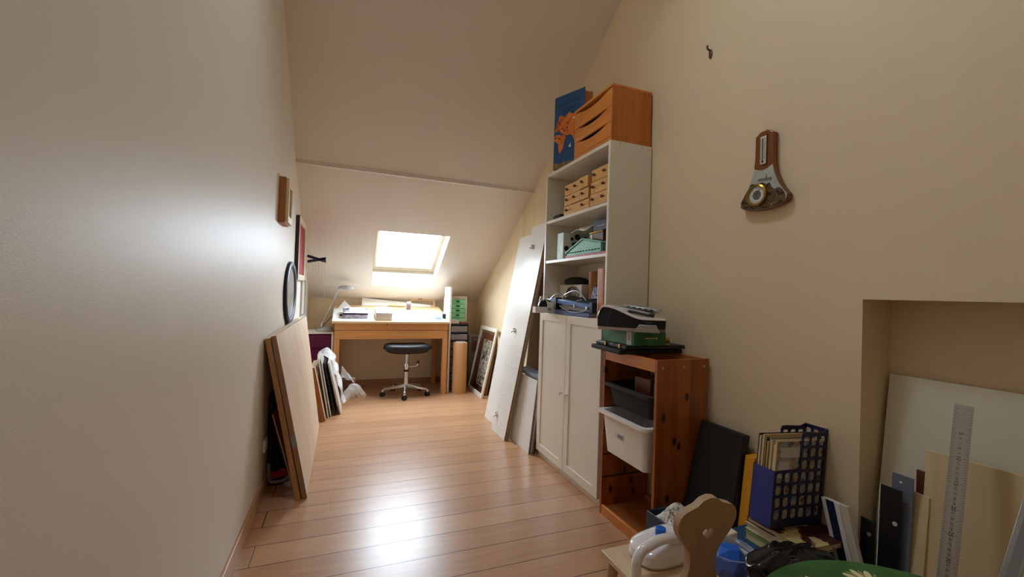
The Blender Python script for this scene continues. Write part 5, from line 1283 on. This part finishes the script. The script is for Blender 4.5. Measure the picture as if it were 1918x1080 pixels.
m = MB(); m.hexa([(1.60, .05, 0), (1.60, .752, 0), (1.606, .752, 0), (1.606, .05, 0), (1.668, .05, .715), (1.668, .752, .712), (1.674, .752, .712), (1.674, .05, .715)])
tag(obj('plywood_sheet', m, M['blond'], bevel=.001), 'pale plywood sheet leaning before the off-white board behind the steel ruler', 'plywood')
m = MB(); m.hexa([(1.56, .02, 0), (1.56, .60, 0), (1.563, .60, 0), (1.563, .02, 0), (1.648, .02, .70), (1.648, .60, .70), (1.651, .60, .70), (1.651, .02, .70)])
tag(obj('card_sheet', m, M['fawnX'], bevel=.0005), 'sheet of buff card in front of the plywood sheet, right behind the ruler', 'card') if False else None
m = MB(); m.hexa([(1.585, .735, 0), (1.585, .792, 0), (1.592, .792, 0), (1.592, .735, 0), (1.650, .735, .575), (1.650, .790, .580), (1.657, .790, .580), (1.657, .735, .575)])
tag(obj('wood_strip', m, M['blond'], bevel=.001), 'narrow pale wood strip standing between the grey plate and plywood sheet', 'strip')
m = MB(); m.hexa([(1.66, .755, 0), (1.66, .775, 0), (1.67, .775, 0), (1.67, .755, 0), (1.672, .755, .642), (1.672, .778, .642), (1.682, .778, .642), (1.682, .755, .642)])
tag(obj('wood_strip', m, M['brownframe'], bevel=.001), 'thin dark brown strip peeping out beside the plywood sheet', 'strip')

t = thing('steel_ruler', 'long steel ruler standing upright before the plywood sheet by the niche', 'ruler', (1.46, .644, 0))
Rb, Rt = V((1.405, .640, 0)), V((1.602, .663, .880)); rd = (Rt-Rb); ry = V((0, -.040, .0)); rn = rd.cross(ry).normalized()
if rn.x > 0: rn = -rn
obj('ruler_body', MB().ob(Rb, rd, ry, rn*-.0012), M['steel'], t)
mk = MB(); Lr = rd.length; cm = .0133; rdu = rd.normalized()
def rpt(s, a): return Rt-rdu*s+ry*a+rn*.0002
for k in range(0, 200):
    s_ = .012+k*cm/2
    if s_ > Lr-.02: break
    ln = .26 if k % 10 == 0 else (.2 if k % 2 == 0 else .13)
    mk.ob(rpt(s_, .02), -rdu*.0007, ry*ln, rn*.0003); mk.ob(rpt(s_, .98), -rdu*.0007, -ry*ln, rn*.0003)
for k in range(1, 60):
    s_ = .012+k*cm
    if s_ > Lr-.03: break
    big = k % 5 == 0
    if k in (2, 3, 4) or k < 1: continue
    mk.text(str(k), rpt(s_, .5), -rdu, ry, .0135 if big else .0085, .0006)
obj('ruler_marks', mk, M['ink'], t)
t = thing('aluminium_rail', 'aluminium rail with a dark end cap slanting at the frame edge by the ruler', 'rail', (1.47, .52, 0))
a0, a1 = V((1.40, .600, 0)), V((1.50, .494, .722))
ax_ = (a1-a0)
obj('rail_body', MB().ob(a0, ax_, (0, -.032, 0), (.012, 0, 0)), M['silver'], t, bevel=.001)
obj('rail_groove', MB().ob(a0+V((-.0006, -.010, 0)), ax_, (0, -.016, 0), (.001, 0, 0)), M['grey'], t)
obj('end_cap', MB().ob(a1+V((-.002, .002, 0)), ax_.normalized()*.02, (0, -.036, 0), (.016, 0, 0)), M['black'], t, bevel=.001)

# ------------------------------------------------------------------ child's chair, tub and green table in front
t = thing('child_chair', "small pale wooden child's chair with a heart cut in its shaped back", 'chair', (1.02, 1.1, 0))
SZ = .285
seat_pts = [(.842, 1.245, SZ-.018), (.842, .985, SZ-.018), (1.12, .985, SZ-.018), (1.12, 1.245, SZ-.018)]
obj('seat', MB().prism(seat_pts, (0, 0, .018)), M['fawnX'], t, bevel=.003)
def prof_pts():
    half = [(0.0, .000), (.060, .002), (.070, .02), (.064, .06), (.052, .10), (.050, .13), (.060, .165), (.088, .20), (.107, .232), (.110, .262), (.096, .285), (.070, .296), (.046, .304), (.026, .318), (0., .324)]
    # smooth with Catmull-Rom
    out = []
    for i in range(len(half)-1):
        p0 = half[max(0, i-1)]; p1 = half[i]; p2 = half[i+1]; p3 = half[min(len(half)-1, i+2)]
        for k in range(4):
            f = k/4
            out.append(tuple(.5*((2*p1[j])+(-p0[j]+p2[j])*f+(2*p0[j]-5*p1[j]+4*p2[j]-p3[j])*f*f+(-p0[j]+3*p1[j]-3*p2[j]+p3[j])*f**3) for j in (0, 1)))
    out.append(half[-1])
    right = out; left = [(-a, b) for a, b in out[::-1][1:-1]]
    return right+left
PO = prof_pts()
bx0, bz0, byy = 1.013, .250, .985
tl_ = math.radians(7)
def bpt(u_, v_, w_=0.):   # back plate plane leaning back (-Y) as it rises
    return V((bx0+u_, byy-math.sin(tl_)*v_+w_*math.cos(tl_), bz0+math.cos(tl_)*v_+w_*math.sin(tl_)))
heart = []
hc = (.004, .215)
for k in range(40):
    a = 2*PI*k/40+PI/2*0
    hx = 16*math.sin(a)**3; hy = 13*math.cos(a)-5*math.cos(2*a)-2*math.cos(3*a)-math.cos(4*a)
    heart.append((hc[0]+hx*.00125, hc[1]+hy*.00125))
# plate with hole: connect outer and inner with a bridged fill
m = MB()
def add_loop(pts, w_): return [m.bm.verts.new(bpt(a, b, w_)) for a, b in pts]
TB = .022
for w_ in (0., TB):
    A = add_loop(PO, w_); H_ = add_loop(heart, w_)
    es = [m.bm.edges.new((A[i], A[(i+1) % len(A)])) for i in range(len(A))]+[m.bm.edges.new((H_[i], H_[(i+1) % len(H_)])) for i in range(len(H_))]
    bmesh.ops.triangle_fill(m.bm, use_beauty=True, use_dissolve=False, edges=es)
    if w_ == 0: A0, H0 = A, H_
for X, Y in ((A0, A), (H0, H_)):
    for i in range(len(X)): m._f([X[i], X[(i+1) % len(X)], Y[(i+1) % len(X)], Y[i]])
obj('backrest', m, M['fawn'], t, bevel=.003, ang=40)
for x, y, dx_, dy_ in ((.875, 1.21, -.03, .03), (1.088, 1.21, .01, .03), (.875, 1.02, -.03, -.03), (1.088, 1.02, .01, -.03)):
    obj('leg', MB().cyl((x, y, SZ-.018), (x+dx_, y+dy_, 0), .019, .014, 18), M['fawn'], t)

t = thing('plastic_jug', 'glossy white plastic jug with a loop handle and blue cap on the small chair', 'jug', (1.0, 1.12, SZ))
def jugf(a, b):
    p = a*2*PI; cx, cy = math.cos(p), math.sin(p); k = (abs(cx)**3+abs(cy)**3)**(-1/3)
    z = .001+.078*b
    r = .90+.10*min(1, b*6)
    if b > .55: r *= math.cos((b-.55)/.45*PI/2*.93)**.55
    return (1.010+.102*cx*k*r+.008*b, 1.150+.072*cy*k*r, SZ+z+.016*cx*b)
g = MB().grid(jugf, 57, 26); bmesh.ops.remove_doubles(g.bm, verts=g.bm.verts[:], dist=1e-5)
lo_ = [e for e in g.bm.edges if len(e.link_faces) == 1]
bmesh.ops.holes_fill(g.bm, edges=lo_, sides=0)
obj('jug_body', g, M['whiteglossy'], t, ang=60)
hp = [(.862, 1.086, SZ+.001), (.864, 1.086, SZ+.025), (.868, 1.086, SZ+.055), (.884, 1.086, SZ+.077), (.915, 1.086, SZ+.090), (.955, 1.088, SZ+.098), (1.0, 1.092, SZ+.093), (1.035, 1.10, SZ+.074), (1.05, 1.115, SZ+.05)]
sm = []
for i in range(len(hp)-1):
    p0, p1, p2, p3 = [V(hp[max(0, min(len(hp)-1, j))]) for j in (i-1, i, i+1, i+2)]
    for k in range(5):
        f = k/5; sm.append(.5*((2*p1)+(p2-p0)*f+(2*p0-5*p1+4*p2-p3)*f*f+(3*p1-p0-3*p2+p3)*f**3))
sm.append(V(hp[-1]))
obj('loop_handle', MB().tube(sm, .0155, 16), M['whiteglossy'], t)
obj('jug_cap', MB().cyl((1.01, 1.15, SZ+.070), (1.011, 1.15, SZ+.096), .017, n=28), M['brightblue'], t, bevel=.002)

t = thing('clear_tub', 'clear plastic tub holding a bright blue lump, behind the small chair', 'tub', (1.222, 1.06, .0))
obj('tub_wall', MB().lathe([(0, 0), (.055, 0), (.058, .01), (.075, .315), (.079, .318), (.079, .324), (.072, .324)], (1.222, 1.06, 0), n=36), M['clear'], t)
rn = random.Random(5)
ic = bmesh.new(); bmesh.ops.create_icosphere(ic, subdivisions=2, radius=1)
mb_ = MB(); mb_.bm.free(); mb_.bm = ic
for v in ic.verts: k = 1+rn.uniform(-.09, .09); v.co = V((1.222+.057*v.co.x*k, 1.06+.057*v.co.y*k, .275+.062*v.co.z*k))
tag(obj('blue_bag', mb_, M['brightblue'], smooth=False), 'crumpled bright blue bag stuffed in the clear tub behind the chair', 'bag')
t = thing('book_pile_bin', 'slate blue bin on the floor between pine frame and child chair', 'bin', (1.30, 1.36, 0)) if False else None
h = MB(); h.frame((1.215, 1.30, 0), (.155, 0, 0), (0, .17, 0), (0, 0, .255), .006); h.box(1.215, 1.37, 1.30, 1.47, 0, .006)
tag(obj('floor_bin', h, plain('slate_bin', '2c3a4c', .5), bevel=.003), 'dark slate bin on the floor at the foot of the black portfolio', 'bin')
tag(obj('checked_cloth', MB().grid(lambda a, b: (1.225+.14*a, 1.31+.13*b, .23+.075*math.sin(PI*a)*math.sin(PI*b)+.012*math.sin(9*a+7*b)), 14, 14), mottled('checked_paper', [(.46, 'd4cebe'), (.5, '4a4640'), (.54, 'd8d2c2')], 30, .6), solid=.003), 'crumpled black and white checked paper sticking out of the slate bin', 'paper')
tag(obj('paper_scrap', MB().hexa([(1.245, 1.125, .20), (1.30, 1.10, .20), (1.30, 1.16, .20), (1.25, 1.18, .20), (1.262, 1.13, .315), (1.318, 1.11, .335), (1.318, 1.14, .335), (1.262, 1.155, .315)]), M['creampaper'], bevel=.004), 'crumpled cream paper wedged between the heap of books and the small chair', 'paper')

# black bin bag
t = thing('bin_bag', 'shiny black plastic bag slumped on the floor between books and green table', 'bag', (1.36, .88, 0))
rn = random.Random(11); ph = [rn.uniform(0, 6.28) for _ in range(10)]
def bagf2(a, b):
    th = a*PI*.93; p = b*2*PI
    fold = .028*math.sin(7*p+2.2*math.cos(3*th)+ph[0])*math.sin(th)+.012*math.sin(13*p+ph[1]+4*th)*math.sin(th)+.05*math.sin(3*p+ph[2])
    r = (math.sin(th)**.55)*(1+fold)
    z = .5+.5*math.cos(th)
    top = math.exp(-((th)/.5)**2)
    x = 1.27+.20*r*math.cos(p)+.05*z*z+.02*math.sin(11*th+ph[3])*z
    y = .868+.095*r*math.sin(p)+.035*z*z
    zz = .002+.395*z**.85*(1-.10*(math.cos(p)*r))+.010*top*math.cos(5*p+ph[4])*math.sin(th)+.012*math.sin(9*p+5*th)*math.sin(th)*z
    return (x, y, max(.002, zz))
g = MB().grid(bagf2, 60, 110); bmesh.ops.remove_doubles(g.bm, verts=g.bm.verts[:], dist=1e-5)
obj('bag_body', g, M['bag'], t, ang=50)

# green painted table
TCX, TCY, TR_, TTZ = 1.053, .416, .323, .50
t = thing('painted_table', 'small round green table painted with cream and yellow flowers', 'table', (TCX, TCY, 0))
top = obj('tabletop', MB().lathe([(0, -.022), (TR_-.006, -.022), (TR_, -.016), (TR_, -.006), (TR_-.006, 0), (0, 0)], (TCX, TCY, TTZ), n=96), M['tablegreen'], t, ang=50)
for k in range(3):
    a = math.radians(30+120*k); obj('leg', MB().cyl((TCX+.17*math.cos(a), TCY+.17*math.sin(a), TTZ-.022), (TCX+.27*math.cos(a), TCY+.27*math.sin(a), 0), .02, .015, 18), M['tablegreen'], t)
def petal(m, cx, cy, ang, ln, wd__, z=.0006):
    ca_, sa_ = math.cos(ang), math.sin(ang); pts = []
    for i in range(14):
        f = 2*PI*i/14; u_ = .5*ln*(1+math.cos(f)); w_ = wd__*.5*math.sin(f)*(.55+.45*(u_/ln))
        pts.append((cx+ca_*u_-sa_*w_, cy+sa_*u_+ca_*w_, TTZ+.0001))
    m.prism(pts, (0, 0, z))
for fi, (fx, fy, sc2_, dirn) in enumerate(((1.16, .615, 1.0, 78), (1.02, .645, .8, 100), (1.235, .56, .7, 55), (1.09, .57, .8, 90))):
    m = MB(); cm_ = MB(); sh = MB()
    for k in range(7):
        a = math.radians(dirn-105+35*k); petal(m, fx+.012*math.cos(a), fy+.012*math.sin(a), a, .045*sc2_, .018*sc2_)
    for k in range(6):
        a = math.radians(dirn-88+35*k); petal(sh, fx+.02*math.cos(a), fy+.02*math.sin(a), a, .036*sc2_, .008*sc2_, .0003)
    for k in range(4):
        a = math.radians(dirn-60+40*k); petal(cm_, fx-.004*math.cos(a), fy-.004*math.sin(a), a, .026*sc2_, .018*sc2_, .0009)
    fl_ = obj('painted_flower', m, M['petal'], top); obj('flower_shade', sh, M['petalshade'], fl_); obj('flower_heart', cm_, M['petalyellow'], fl_)

# ------------------------------------------------------------------ colour management
SC.view_settings.view_transform = 'Standard'; SC.view_settings.look = 'None'
SC.view_settings.exposure = 1.12; SC.view_settings.gamma = 1.0; SC.view_settings.use_curve_mapping = False
SC.cycles.use_denoising = True
SC.cycles.max_bounces = 12; SC.cycles.diffuse_bounces = 8; SC.cycles.glossy_bounces = 4; SC.cycles.transparent_max_bounces = 16
SC.cycles.sample_clamp_indirect = 6.0
SC.cycles.caustics_reflective = False; SC.cycles.caustics_refractive = False
